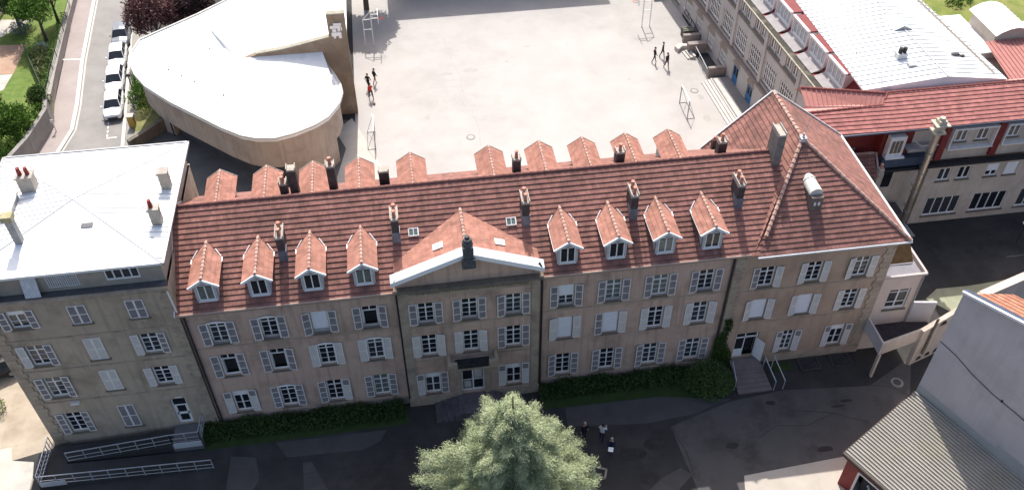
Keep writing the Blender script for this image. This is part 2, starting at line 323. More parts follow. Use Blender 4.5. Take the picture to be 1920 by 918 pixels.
sheet('left_pavement', [(-23.2, 64), (-21.4, 64), (-21.0, 60.4), (-19.8, 47.5), (-18.8, 39.3), (-18.5, 35.4), (-19.2, 31.4), (-22, 27), (-23.5, 27), (-21.2, 33), (-20.4, 37), (-20.9, 40), (-21.9, 50.4), (-22.9, 60.7)], .006, PAV)
sheet('right_pavement', [(-17, 64), (-15, 64), (-13.6, 52), (-12.4, 43), (-12.1, 36), (-12.1, 30), (-13.3, 31), (-13.7, 36), (-14.6, 43.3), (-15.7, 52.7)], .006, mat('grey_pavement', (.25, .235, .215), (.31, .295, .27), 1))
sheet('garden_lawn', [(-50, 66), (-23, 66), (-22.1, 50.4), (-21.2, 42), (-20.6, 37.6), (-21.6, 31.5), (-24, 25), (-50, 25)], .004, GRS)
sheet('garden_patio', [(-34, 52.3), (-26.2, 51.7), (-26.15, 46.1), (-27.6, 46.2), (-34, 46.3)], .012, mat('brick_patio', (.34, .215, .145), (.42, .28, .20), .8))
sheet('garden_patio', [(-34, 46.25), (-26.2, 46.05), (-26.4, 43.3), (-27.4, 42.6), (-34, 42)], .014, CON)
sheet('garden_patio', [(-34, 58), (-26.9, 56.9), (-28.1, 55.1), (-29.2, 53.6), (-34, 53.3)], .012, CON)
sheet('left_path', [(-60, 12), (-13.2, 12), (-12.45, -.3), (-14.9, -.9), (-13.2, -2.5), (-13.4, -20), (-60, -20)], .004, SAN)
sheet('left_path_concrete', [(-20, -.6), (-15.2, 0.2), (-14.9, -.9), (-13.5, -1.2), (-13.3, -2.4), (-13.5, -20), (-20, -20)], .008, CON)
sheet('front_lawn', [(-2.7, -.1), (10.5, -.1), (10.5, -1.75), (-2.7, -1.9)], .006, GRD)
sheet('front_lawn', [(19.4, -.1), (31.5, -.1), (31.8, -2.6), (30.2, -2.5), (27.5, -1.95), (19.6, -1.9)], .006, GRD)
sheet('sunlit_asphalt_strip', [(49.6, 3.9), (50.9, 4.75), (53.5, 4.7), (58.1, 5.0), (58, 3.6), (51, 2.2)], .010, mat('pale_sunlit_asphalt', (.24, .25, .17), (.34, .35, .25), 1))  # asphalt band coloured pale to stand for the sun on it
# kerbs: real steps
k = M()
def strip(m, line, wd, z0, z1):
    for i in range(len(line)-1):
        a = Vector((*line[i], 0)); b = Vector((*line[i+1], 0)); n_ = (b-a).cross(Vector((0, 0, 1))).normalized()*wd/2
        m.prism([(p.x, p.y) for p in (a+n_, b+n_, b-n_, a-n_)][::1], z0, z1)
strip(k, [(-21.05, 62), (-19.75, 47.5), (-18.7, 39.3), (-18.38, 35.4), (-19.05, 31.4), (-20.8, 27)], .34, -.02, .115)
k.build('kerb', KER, kind='structure')
k = M(); strip(k, [(-20.72, 62), (-19.42, 47.5), (-18.37, 39.3), (-18.05, 35.4), (-18.72, 31.4), (-20.5, 27)], .16, 0.0, .018); k.build('gutter_strip', mat('gutter_stone', (.42, .40, .36), (.5, .48, .44), 2), kind='structure')
k = M(); strip(k, [(-17.2, 62), (-15.7, 52.7), (-14.6, 43.3), (-13.72, 35.9), (-13.28, 31.9), (-13.2, 28)], .3, -.02, .115); k.build('kerb', KER, kind='structure')
k = M(); strip(k, [(-21.9, 48.1), (-19.95, 47.9)], .22, .0, .012); k.build('pavement_drain_channel', KER, kind='structure')
k = M()
for i in range(4): k.prism([(-15.32+.08*i, 36.2-.65*i), (-15.2+.08*i, 36.2-.65*i), (-15.16+.08*i, 35.85-.65*i), (-15.28+.08*i, 35.85-.65*i)][::-1], .009, .0125)
k.prism([(-15.0, 33.75), (-14.1, 33.75), (-14.1, 33.62), (-15.0, 33.62)][::-1], .009, .0125)
for i in range(7): k.prism([(-15.55-.2*i, 37.2+2.2*i), (-15.43-.2*i, 37.2+2.2*i), (-15.48-.2*i, 37.7+2.2*i), (-15.6-.2*i, 37.7+2.2*i)], .009, .0125)
k.build('parking_line', WHT, kind='structure')
k = M(); strip(k, [(27.6, -4.6), (28.1, -6.5), (28.1, -8.3)], .06, .006, .0095); strip(k, [(33, -6.2), (34.5, -5.4), (36.5, -5.7), (39.0, -4.9)], .05, .006, .0105); strip(k, [(36.0, -4.4), (38.4, -4.9), (40.6, -6.0)], .05, .006, .0105); strip(k, [(2, -5), (5, -4.4), (9, -4.8)], .05, 0, .0075); strip(k, [(21, -4.2), (24, -4.6), (27, -4.3)], .05, 0, .0085); strip(k, [(41, -2.9), (43.2, -3.4), (44.4, -4.4)], .05, .006, .0105)
k.build('asphalt_crack', mat('dark_crack', (.04, .036, .035), (.06, .055, .053), 3), kind='structure')
k = M()
for x, y, a, b_ in [(39.9, -4.15, .8, .22), (39.2, -4.5, .9, .18), (24.6, -6.2, 1.6, .9), (26.3, -5.6, 1.4, .8), (25.2, -8.0, 1.2, .9), (22.5, -3.9, 1.8, .25), (31.2, -6.5, .7, .4), (37, -7.6, 1.0, .4), (8.6, -6.4, 1.4, .8), (11, -7.4, 1.2, .5), (34.8, -3.6, .6, .3)]:
    pp = [(x+a/2*math.cos(t)*(1+.35*random.random()), y+b_/2*math.sin(t)*(1+.35*random.random())) for t in [i*2*PI/9 for i in range(9)]]
    k.prism(pp, .004, .0115, False)
k.build('asphalt_repair', mat('dark_repair', (.026, .024, .024), (.045, .042, .041), 1.5), kind='structure')
# courtyard surface details: cracks and patches as thin worn repairs
k = M()
cr = [(16.9, 47), (17.3, 44), (17.6, 41), (18.1, 38.8), (18.0, 36), (18.6, 33), (18.9, 30), (18.7, 27)]
strip(k, cr, .09, .004, .0075)
strip(k, [(18.0, 36.4), (19.6, 38.2), (20.3, 38.6)], .07, .004, .0075)
strip(k, [(13, 36.6), (15, 37.4), (17.8, 37.2)], .06, .004, .0075)
k.build('asphalt_crack', mat('crack_filler', (.31, .295, .275), (.40, .38, .36), 3), kind='structure')
k = M()
for x, y, a, b_ in [(16.6, 39.6, 1.5, .5), (19.2, 39.9, 1.5, .6), (17.2, 35.4, .4, .9), (18.0, 34.2, .4, .9), (25.5, 43.5, .7, .25), (34.5, 36, .3, .3), (14.3, 32.5, .5, .6), (23, 41, .4, .3), (40.6, 32, .5, .8), (40.2, 28.6, .7, 1.1), (12.6, 36.2, .8, .3)]:
    pp = [(x+a/2*math.cos(t)*(1+.25*random.random()), y+b_/2*math.sin(t)*(1+.25*random.random())) for t in [i*2*PI/9 for i in range(9)]]
    k.prism(pp, .004, .0078, False)
k.build('asphalt_repair', mat('asphalt_repair', (.32, .31, .285), (.385, .37, .345), 2), kind='structure')
for x, y, lab in [(18.0, 28.9, 'round drain cover in the middle of the pale schoolyard'), (40.3, 33.1, 'round drain cover beside the goal near the wide steps'), (44.0, -3.2, 'round drain cover below the first floor balcony')]:
    k = M(); ring = [(x+.42*math.cos(i*PI/12), y+.42*math.sin(i*PI/12)) for i in range(24)]; k.prism(ring, .004, .02, False)
    k.cur = 1; k.prism([(x+.27*math.cos(i*PI/10), y+.27*math.sin(i*PI/10)) for i in range(20)], .01, .025, False)
    tag(k.build('drain_cover', [mat('cast_iron', (.20, .19, .18), (.28, .27, .25), 4), ASL if y > 0 else ASM], org=(x, y, 0)), lab, 'drain cover')
k = M()
for q in [((21.98, -6.8), (22.7, -7.08)), ((22.7, -7.08), (22.45, -7.72)), ((22.45, -7.72), (21.83, -7.35)), ((21.83, -7.35), (21.98, -6.8))]: k.bar((*q[0], .05), (*q[1], .05), .13, .1)
tag(k.build('tree_pit_frame', mat('pale_concrete_frame', (.26, .22, .18), (.34, .29, .25), 3), org=(22.2, -7.2, 0)), 'square concrete frame set in the dark asphalt beside the big conifer', 'frame')
# the off-picture building and trees north of the yard, whose shade falls on the yard
nb = thing('north_building', 'long low school wing behind the schoolyard casting its shade', 'building', (25, 58, 0))
k = M(); k.box(12, 36, 57.6, 66, 0, 8.3); k.build('wall', BEI, nb); k = M(); k.poly([(11.8, 57.3, 8.35), (36.2, 57.3, 8.35), (36.2, 62, 10), (11.8, 62, 10)]); k.poly([(36.2, 66.3, 8.35), (11.8, 66.3, 8.35), (11.8, 62, 10), (36.2, 62, 10)]); k.build('roof', TIL2, nb)
k = M(); wn = M(); wn.box(-.5, .5, -.04, .04, 0, 1.6); pw = wn.build('window', WHT, nb, loc=(14, 57.6, 3))
for i in range(1, 9): o = pw.copy(); COL.objects.link(o); o.location = (14+2.4*i, 57.6, 3)
tree('yard_tree', 'tall green tree behind the curved hall shading the corner of the yard', (9.2, 53.8, 0), 10.0, 3.1, LDG, 15000, .5, 16)
tree('yard_tree', 'second tall green tree beside the end of the low north building', (6.0, 55.6, 0), 11.5, 3.4, LGR, 9000, .5, 14)

# ---------------------------------------------------------------- windows
WC = {}
def shutter_mesh(w_, h, style):
    key = ('sh', round(w_, 2), round(h, 2), style)
    if key in WC: return WC[key]
    m = M(); n = {'slat3': 3, 'slat4': 4, 'pale': 2, 'solid': 2, 'half': 2, 'dark2': 2}[style]; f = .055
    m.box(0, f, -.03, .01, 0, h); m.box(w_-f, w_, -.03, .01, 0, h)
    cuts = [h*i/n for i in range(n+1)] if style != 'half' else [0, h*.72, h]
    for z in cuts: zz = min(max(z, f/2), h-f/2); m.box(f+.001, w_-f-.001, -.028, .008, zz-f/2, zz+f/2)
    dark = style in ('slat3', 'slat4', 'dark2')
    for i in range(len(cuts)-1):
        m.cur = 1 if (dark or (style == 'half' and i == 1)) else 2
        a = cuts[i]+f/2+.002; b = cuts[i+1]-f/2-.002; k_ = max(3, int((b-a)/.07))
        for q in range(k_):
            z0 = a+(b-a)*q/k_; z1 = a+(b-a)*(q+1)/k_
            m.poly([(f, -.02, z0), (w_-f, -.02, z0), (w_-f, .0, z1), (f, .0, z1)])
        m.cur = 0
    me = m.build('tmp', [WHS, SLV, SLP]).data; o = bpy.data.objects[-1] if False else None
    WC[key] = me; return me
def purge():
    for o in [o for o in COL.objects if o.name.startswith('tmp')]: bpy.data.objects.remove(o)
def frame_mesh(w_, h, style):
    key = ('fr', round(w_, 2), round(h, 2), style)
    if key in WC: return WC[key]
    m = M(); t = .075; y0, y1 = -.03, .03
    def hb(z, th=t): m.box(-w_/2+t, w_/2-t, y0+.002, y1-.002, z-th/2, z+th/2)
    m.box(-w_/2, -w_/2+t, y0, y1, 0, h); m.box(w_/2-t, w_/2, y0, y1, 0, h); hb(t*.7, t*1.4); hb(h-t/2)
    if style == 'cross':      # transom and two casements with glazing bars
        m.box(-.04, .04, y0-.01, y1, t, h-t); hb(h*.72)
        for z in (h*.26, h*.49): hb(z, .014)
        m.box(-w_/2-.05, w_/2+.05, y0-.01, y1, h+.001, h+.06)
    elif style == 'arch':     # segmental white head
        m.box(-.04, .04, y0-.01, y1, t, h-t); hb(h*.74)
        for z in (h*.26, h*.5): hb(z, .014)
        n = 8; ar = []
        for i in range(n+1): x = -w_/2-.06+(w_+.12)*i/n; ar.append((x, h+.12*(1-(2*i/n-1)**2)))
        for i in range(n): m.poly([(ar[i][0], -.26, h), (ar[i+1][0], -.26, h), (ar[i+1][0], -.26, ar[i+1][1]+.04), (ar[i][0], -.26, ar[i][1]+.04)]); m.poly([(ar[i][0], -.26, ar[i][1]+.04), (ar[i+1][0], -.26, ar[i+1][1]+.04), (ar[i+1][0], -.22, ar[i+1][1]+.04), (ar[i][0], -.22, ar[i][1]+.04)])
        for sx in (-1, 1): m.box(sx*(w_/2+.03)-.03, sx*(w_/2+.03)+.03, -.26, -.225, 0, h)
    elif style == 'head':     # solid white top panel above two casements
        m.box(-w_/2+t, w_/2-t, y0+.004, y1-.004, h*.72, h-t); m.box(-.045, .045, y0-.01, y1, t, h*.72)
        for z in (h*.38,): hb(z, .03)
    elif style == 'open':
        hb(h*.74); m.box(-.03, .03, y0, y1, h*.76, h-t)
        m.box(-w_/2+t, -w_/2+t+.04, .05, .4, t, h*.72); m.box(w_/2-t-.04, w_/2-t, .05, .4, t, h*.72)
    elif style == 'plain2': m.box(-.05, .05, y0-.01, y1, t, h-t)
    elif style == 'four':
        for q in (-.25, 0, .25): m.box(w_*q-.035, w_*q+.035, y0-.01, y1, t, h-t)
    elif style == 'grid5':
        for q in range(1, 6): m.box(-w_/2+w_*q/6-.02, -w_/2+w_*q/6+.02, y0-.01, y1, t, h-t)
        hb(h*.74, .04); hb(h*.38, .03)
    elif style == 'crossbig':
        m.box(-.04, .04, y0-.01, y1, t, h-t); hb(h*.8, .05); hb(h*.3, .05)
    me = m.build('tmp', WHT).data; WC[key] = me; return me
def simple_mesh(key, fn, m_):
    if key in WC: return WC[key]
    m = M(); fn(m); me = m.build('tmp', m_).data; WC[key] = me; return me
def window(parent, x, y, z, w_, h, style='cross', sh=None, blind=0, rail=False, rz=0, glass=None, sill=True, depth=.16, shw=.5, asym=None, surround=None, name='window'):
    """z is the bottom; wall face at y (facing local -y)"""
    c, s = math.cos(rz), math.sin(rz); 
    def W(lx, ly, lz): return (x+lx*c-ly*s, y+lx*s+ly*c, z+lz)
    f = link(name, frame_mesh(w_, h, style), parent, W(0, depth, 0), rz)
    def sub(n, me, lx, ly, lz, rr=0):
        o = link(n, me, f, (lx, ly-depth, lz), rr, True); return o
    gl = glass or random.choice((GLA, GLA, GLA, GLB, GLC))
    if style == 'open': sub('dark_interior', simple_mesh(('op', w_, h), lambda m: m.box(-w_/2+.02, w_/2-.02, .0, .01, .02, h-.02), mat('dark_room', (.012, .012, .014), (.03, .03, .034), 3)), 0, depth+.25, 0)  # dark panel stands for the unlit room behind an open window
    else: sub('pane', simple_mesh(('pn', w_, h, gl.name), lambda m: m.box(-w_/2+.04, w_/2-.04, .0, .012, .05, h-.04), gl), 0, depth+.012, 0)
    if sill: sub('sill', simple_mesh(('sl', w_), lambda m: m.box(-w_/2-.1, w_/2+.1, -.1, .1, -.12, -.002), STD), 0, 0, 0)
    if blind: 
        bh = h*blind
        sub('roller_blind', simple_mesh(('bl', w_, round(bh, 2)), lambda m: [m.box(-w_/2+.03, w_/2-.03, -.02, .012, 0, bh), m.box(-w_/2+.03, w_/2-.03, -.03, .018, -.05, -.001)], BLI), 0, depth-.06, h-bh-.01)
    if rail:
        def rl(m):
            m.bar((-w_/2, 0, .34), (w_/2, 0, .34), .03); m.bar((-w_/2, 0, .06), (w_/2, 0, .06), .03)
            for i in range(9): xx = -w_/2+w_*(i+.5)/9; m.bar((xx, 0, .06), (xx, 0, .34), .018)
        sub('guard_rail', simple_mesh(('rl', w_), rl, WHS if rail == 'w' else GUT), 0, -.02, 0)
    if sh:
        s1, s2 = sh if isinstance(sh, tuple) else (sh, sh); hh = h+.02
        if s1 == 'closed' or s1 == 'closeddark':
            st = 'pale' if s1 == 'closed' else 'dark2'
            sub('shutter', shutter_mesh(w_/2, hh, st), -w_/2, -.02, 0); sub('shutter', shutter_mesh(w_/2, hh, st), 0, -.02, 0)
        else:
            a1, a2 = (random.choice((.02, .05, .09, .22)) for _ in (0, 1))
            if s1: sub('shutter', shutter_mesh(shw, hh, s1), -w_/2-.03-shw*math.cos(a1), -.035-shw*math.sin(a1), -.02, a1)
            if s2: sub('shutter', shutter_mesh(shw, hh, s2), w_/2+.03, -.035, -.02, -a2)
    return f

# ---------------------------------------------------------------- main school building
SB = thing('school_building', 'long three storey school building with red tiled roof, dormers and white pediment', 'building', (15, 0, 0))
EZ, EY, SL = 11.15, -.3, .637
def rz_front(y): return 11.35+SL*y
holes = []; wins = []
colx = [0, 2.98, 5.98, 9.0, 21.11, 24.12, 27.11, 30.07]
ZB = [1.2, 4.92, 8.0]; HH = [2.12, 2.02, 1.88]
st = {(0, 2): ('arch', 'slat3', 0, True), (1, 2): ('arch', 'slat3', 0, 'w'), (2, 2): ('cross', 'slat3', .85, True), (3, 2): ('open', 'slat3', 0, True),
      (0, 1): ('open', 'slat3', 0, 0), (1, 1): ('open', 'slat3', 0, 0), (2, 1): ('arch', 'pale', 0, 0), (3, 1): ('arch', 'pale', 0, 0),
      (0, 0): ('head', 'half', 0, 0), (1, 0): ('arch', 'slat4', 0, 0), (2, 0): ('cross', ('slat4', 'half'), 0, 0), (3, 0): ('cross', 'slat4', 0, 0),
      (4, 2): ('cross', 'slat3', .5, True), (5, 2): ('cross', 'slat3', 0, True), (6, 2): ('cross', ('slat3', 'slat3'), 0, 0), (7, 2): ('cross', 'slat3', 0, True),
      (4, 1): ('cross', 'pale', .95, 0), (5, 1): ('cross', ('slat3', 'pale'), .9, 0), (6, 1): ('cross', 'pale', 0, 0), (7, 1): ('cross', 'pale', 0, 0),
      (4, 0): ('cross', 'slat4', 0, 0), (5, 0): ('cross', 'slat4', 0, 0), (6, 0): ('cross', 'slat4', 0, 0), (7, 0): ('cross', 'slat4', 0, 0)}
WW = 1.0
T0 = lambda u, n, z: (u, -n, z)
hl = [(x-WW/2, x+WW/2, ZB[r], ZB[r]+HH[r]) for x in colx[:4] for r in range(3)]; hr = [(x-WW/2, x+WW/2, ZB[r], ZB[r]+HH[r]) for x in colx[4:] for r in range(3)]
wl = M()
wallgrid(wl, -1.78, 10.75, .75, EZ-.05, hl, T0); wallgrid(wl, 19.35, 31.7, .75, EZ-.05, hr, T0)
wl.poly([(-1.78, 0, 0), (-1.78, 0, EZ), (-1.78, 10.2, EZ), (-1.78, 10.2, 0)]); wl.poly([(-1.78, 0, EZ-.05), (-1.78, 5.2, 14.6), (-1.78, 10.4, EZ-.05)])
wl.box(-1.78, 42.3, 10.1, 10.3, 0, EZ-.1); 
wl.build('wall', PLA, SB)
pl = M(); pl.box(-1.8, 10.75, -.06, .3, 0, .749); pl.box(19.35, 31.8, -.06, .3, 0, .749); pl.build('plinth', PLI, SB)
for (ci, ri), (sty, sh, bl, rail) in st.items():
    window(SB, colx[ci], 0, ZB[ri], WW, HH[ri], sty, sh, bl, rail, glass=CUR if (ci, ri) in ((3, 0), (6, 2), (5, 2)) else None)
# string course under the top floor windows and stone surround strips
sc = M()
for a, b in ((-1.78, 10.75), (19.35, 31.7)): sc.box(a, b, -.025, .01, 7.62, 7.72)
sc.build('string_course', STO, SB)
# eave cornice and gutters
ev = M()
for a, b in ((-1.85, 10.6), (19.5, 32.0)): ev.box(a, b, -.34, -.002, EZ-.22, EZ-.04)
ev.build('eave_board', mat('eave_wood', (.26, .21, .18), (.33, .28, .24), 2), SB)
gt = M(); 
for a, b in ((-1.9, 10.5), (19.5, 32.5)): gt.tube((a, -.40, EZ+.0), (b, -.40, EZ+.0), .07, n=6)
gt.build('gutter', mat('tile_coloured_gutter', (.36, .25, .2), (.46, .34, .28), 2), SB)
dp = M()
for x, y in ((-1.62, -.12), (10.72, -.14), (19.55, -.14), (31.62, -.14)):
    dp.tube((x, y, .3), (x, y, EZ-.3), .065, n=8); dp.tube((x, y, EZ-.3), (x, -.38, EZ-.05), .06, n=8)
dp.build('downpipe', DRK, SB)
# roofs
rf = M()
slope(rf, [(-1.95, EY-.12, rz_front(EY-.12)), (35.6, EY-.12, rz_front(EY-.12)), (35.6, 5.2, rz_front(5.2)), (-1.95, 5.2, rz_front(5.2))])
rzr = lambda y: 14.66-.70*(y-5.2); RYE = 10.6
slope(rf, [(33.0, RYE, rzr(RYE)), (-1.95, RYE, rzr(RYE)), (-1.95, 5.2, rzr(5.2)), (35.6, 5.2, rzr(5.2))], .33, .03)
rf.build('roof', TIL, SB)
rc = M(); caps(rc, (-1.95, 5.2, 14.68), (35.2, 5.2, 14.68), .09, .42); rc.build('ridge_cap', CAPD, SB)
vg = M(); vg.bar((-1.97, -.44, 11.1), (-1.97, 5.2, 14.72), .06, .2); vg.bar((-1.97, 5.2, 14.72), (-1.97, 10.6, rzr(10.6)), .06, .2); vg.build('verge', WHT, SB)
# front dormers
dx = [-.02, 2.98, 6.01, 9.0, 21.11, 24.11, 27.13, 30.06]
def dormer(x, i):
    hw = .62; yf = .22; zb = 11.28; zr = 13.42; ze = 12.84; ov = .86; yo = .04
    d = M(); d.cur = 0
    d.poly([(x-hw, yf, zb-.1), (x+hw, yf, zb-.1), (x+hw, yf, zb+.32), (x-hw, yf, zb+.32)])
    for s in (-1, 1):
        d.box(min(x+s*hw, x+s*.46), max(x+s*hw, x+s*.46), yf-.001, yf+.1, zb+.32, 12.85)
        d.poly([(x+s*hw, yf, zb-.1), (x+s*hw, 2.6, zb+1.5), (x+s*hw, 2.6, 13.0), (x+s*hw, yf, 13.0)])
    d.poly([(x-hw, yf, 12.7), (x+hw, yf, 12.7), (x+hw, yf, 12.9), (x, yf, 13.34), (x-hw, yf, 12.9)])
    dm = d.build('dormer', mat('dormer_paint', (.42, .44, .45), (.52, .54, .55), 2), SB)
    r = M(); yb = lambda z: (z-11.35)/SL
    e = ze
    slope(r, [(x-ov, 2.6, e), (x-ov, yo, e), (x, yo, zr), (x, yb(zr)+.1, zr)], .3, .03)
    slope(r, [(x+ov, yo, e), (x+ov, 2.6, e), (x, yb(zr)+.1, zr), (x, yo, zr)], .3, .03)
    r.build('dormer_roof', TIL2, dm, local=True)
    c = M(); caps(c, (x, yo, zr+.03), (x, yb(zr), zr+.03), .09, .3); c.build('ridge_cap', CAP, dm, local=True)
    b = M()
    b.bar((x-ov, yo-.04, e-.03), (x, yo-.04, zr-.03), .09, .15); b.bar((x, yo-.04, zr-.03), (x+ov, yo-.04, e-.03), .09, .15)
    if x > 20: b.bar((x-ov-.02, yo, e-.02), (x-ov-.02, 2.2, e-.02), .04, .05)
    for s in (-1, 1): b.bar((x+s*(ov+.02), 2.0, e+.0), (x+s*(ov+.02), 2.35, e+.03), .06, .09); b.bar((x+s*(ov+.02), 2.33, e+.02), (x+s*.5, 2.8, e+.36), .05, .05)
    b.build('bargeboard', WHT, dm, local=True)
    f = M(); f.box(x-.46, x-.4, yf-.03, yf+.04, zb+.34, 12.85); f.box(x+.4, x+.46, yf-.03, yf+.04, zb+.34, 12.85); f.box(x-.4, x+.4, yf-.03, yf+.04, zb+.34, zb+.42); f.box(x-.035, x+.035, yf-.03, yf+.04, zb+.42, 12.85); f.box(x-.4, x+.4, yf-.03, yf+.04, 12.79, 12.85)
    f.box(x-.54, x+.54, yf-.09, yf, zb+.26, zb+.32); f.build('window_frame', WHT, dm, local=True)
    p = M(); p.box(x-.4, x+.4, yf+.0, yf+.015, zb+.42, 12.79); p.build('pane', CUR if i in (0, 3, 6) else GLA, dm, local=True)
for i, x in enumerate(dx): dormer(x, i)
# rear dormers
def rdormer(x):
    zr, ze, ov, y1 = 14.2, 13.55, .93, 8.95
    d = M(); d.box(x-.68, x+.68, 6.6, 8.72, 12.2, 13.5); d.poly([(x+.68, 8.72, 13.5), (x-.68, 8.72, 13.5), (x, 8.72, 14.1)]); dm = d.build('rear_dormer', mat('dormer_paint', (0, 0, 0)), SB)
    r = M(); ys = 5.2+(14.66-zr)/.7-.1; ye = 5.2+(14.66-ze)/.7
    slope(r, [(x-ov, ye, ze), (x-ov, y1, ze), (x, y1, zr), (x, ys, zr)][::-1][1:]+[(x, ys, zr)] if False else [(x-ov, y1, ze), (x-ov, ye, ze), (x, ys, zr), (x, y1, zr)], .3, .02)
    slope(r, [(x+ov, ye, ze), (x+ov, y1, ze), (x, y1, zr), (x, ys, zr)], .3, .02)
    r.build('dormer_roof', TIL2, dm, local=True)
    c = M(); caps(c, (x, ys, zr+.02), (x, y1, zr+.02), .07, .3); c.build('ridge_cap', CAP, dm, local=True)
    b = M(); b.bar((x-ov, y1+.03, ze), (x, y1+.03, zr), .05, .09); b.bar((x, y1+.03, zr), (x+ov, y1+.03, ze), .05, .09); b.build('bargeboard', BRP, dm, local=True)
for x in (.45, 3.32, 6.22, 9.1, 12.38, 17.45, 20.74, 23.6, 26.5, 29.4): rdormer(x)
# chimneys on the front slope
def chimney(x, y0, top, wx=.44, dy=1.15, pots=2, base=None, body=None, lead=True):
    zb = (base if base is not None else rz_front(y0))-.3
    c = M(); c.box(x-wx/2, x+wx/2, y0, y0+dy, zb, top-.18); c.cur = 1; c.box(x-wx/2-.03, x+wx/2+.03, y0+.02, y0+dy+.03, top-.18, top-.04)
    c.box(x-wx/2-.03, x-wx/2+.03, y0, y0+dy, top-.04, top+.12); c.box(x+wx/2-.03, x+wx/2+.03, y0, y0+dy, top-.04, top+.12)
    ch = c.build('chimney', [body or BRK, BRP], SB)
    if lead: l = M(); l.box(x-wx/2-.03, x+wx/2+.03, y0-.03, y0+dy*.5, zb, zb+.3+(top-zb)*.38); l.build('flashing', LEA, ch, local=True)
    for i in range(pots):
        p = M(); yy = y0+dy*(i+.5)/pots; p.tube((x, yy, top-.05), (x, yy, top+.40), .12, .085, 10); p.tube((x, yy, top+.40), (x, yy, top+.47), .12, .12, 10); p.build('chimney_pot', POT, ch, local=True)
for x, y in ((4.4, 1.85), (11.08, 2.2), (18.92, 2.4), (25.55, 2.2), (32.22, 2.2)): chimney(x, y, rz_front(y)+1.85)
# chimneys behind the ridge
for x, top, p, wx in ((4.5, 14.75, 2, .45), (5.15, 15.75, 0, .5), (7.5, 15.75, 1, .5), (10.65, 15.0, 0, .62), (18.95, 14.95, 1, .5), (25.6, 14.75, 1, .55), (32.3, 14.8, 1, .55)):
    chimney(x, 6.3, top, wx, .55, p, base=13.4, lead=False, body=DRK if wx == .62 else BRK)
chimney(35.15, 4.3, 16.5, .5, 1.2, 0, base=14.0, body=mat('grey_chimney_render', (.16, .15, .14), (.25, .23, .21), 3), lead=False)
# roof lights
def rooflight(par, x, y, w_=.5, l=.45, zf=rz_front, s=SL):
    a = math.atan(s); n = Vector((0, -math.sin(a), math.cos(a))); o = Vector((x, y, zf(y)))+n*.1; u = Vector((1, 0, 0)); v = Vector((0, math.cos(a), math.sin(a)))
    m = M()
    def q(du, dv, h): return tuple(o+u*du+v*dv+n*h)
    def bx(a0, a1, b0, b1, h0, h1): 
        P = [q(a_, b_, h) for h in (h0, h1) for b_ in (b0, b1) for a_ in (a0, a1)]
        for f in ((4, 5, 7, 6), (0, 1, 5, 4), (1, 3, 7, 5), (3, 2, 6, 7), (2, 0, 4, 6)): m.poly([P[i] for i in f])
    bx(-w_/2, -w_/2+.05, -l/2, l/2, -.1, .06); bx(w_/2-.07, w_/2, -l/2, l/2, -.1, .06); bx(-w_/2+.07, w_/2-.07, -l/2, -l/2+.05, -.1, .05); bx(-w_/2+.07, w_/2-.07, l/2-.05, l/2, -.1, .05); bx(-.02, .02, -l/2+.05, l/2-.05, -.1, .05)
    m.cur = 1; bx(-w_/2+.07, w_/2-.07, -l/2+.05, l/2-.05, -.1, .02); return m.build('roof_window', [WHT, mat('greenish_glass', (.10, .14, .13), (.16, .2, .19), 2, rough=.15)], par)
rooflight(SB, 12.12, 2.65, .62, .5); rooflight(SB, 18.05, 2.7, .62, .5)
# --- central pediment bay
PY = -.3; BX0, BX1 = 10.8, 19.35
T1 = lambda u, n, z: (u, PY-n, z)
pc = [12.37, 15.03, 17.75]; hp = []
pzb = [1.15, 5.05, 8.1]; phh = [2.1, 1.95, 1.82]
for i, x in enumerate(pc):
    for r in range(3):
        if i == 1 and r == 0: continue
        hp.append((x-WW/2, x+WW/2, pzb[r], pzb[r]+phh[r]))
hp.append((14.25, 15.8, .75, 3.75))
pb = M(); wallgrid(pb, BX0, BX1, .0, 11.9, hp, T1); pb.poly([(BX0, PY, 0), (BX0, PY, 11.9), (BX0, .3, 11.9), (BX0, .3, 0)]); pb.poly([(BX1, PY, 0), (BX1, .3, 0), (BX1, .3, 11.9), (BX1, PY, 11.9)])
pb.poly([(BX0-.2, PY, 11.9), (BX1+.2, PY, 11.9), (BX1+.2, PY, 12.1), (15.05, PY, 13.85), (BX0-.2, PY, 12.1)])
bay = pb.build('pediment_bay', PLA, SB)
ps = {(0, 2): ('cross', 'slat3', 0, True), (1, 2): ('cross', 'slat3', 0, True), (2, 2): ('cross', 'slat3', 0, True), (0, 1): ('cross', 'pale', 0, 0), (1, 1): ('cross', 'pale', 0, 0), (2, 1): ('cross', 'slat3', 0, 0), (0, 0): ('head', ('half', 'slat4'), 0, 0), (2, 0): ('head', 'half', 0, 0)}
for (i, r), (sty, sh, bl, rail) in ps.items(): window(SB, pc[i], PY, pzb[r], WW, phh[r], sty, sh, bl, rail)
q = M()
for x0, x1 in ((BX0-.02, 11.35), (18.85, BX1+.02)):
    n = 22
    for i in range(n):
        z = .8+i*(10.3/n); e = .10 if i % 2 else 0
        q.box(x0 if x0 < 15 else x0+e, x1-e if x0 < 15 else x1, PY-.055, PY+.0, z+.012, z+10.3/n-.012)
    q.box(x0, x1, PY-.045, PY+.001, .8, 11.1)
q.build('quoin', STO, SB)
q = M(); q.box(BX0-.1, 14.2, PY-.08, PY, .0, .79); q.box(15.85, BX1+.1, PY-.08, PY, 0, .79)
for z in (7.78, 4.55): q.box(11.36, 13.4 if z < 5 else 18.84, PY-.03, PY, z, z+.09); 
q.box(16.5, 18.84, PY-.03, PY, 4.55, 4.64)
q.box(11.36, 18.84, PY-.04, PY, 10.55, 11.25)
q.build('stone_band', STO, SB)
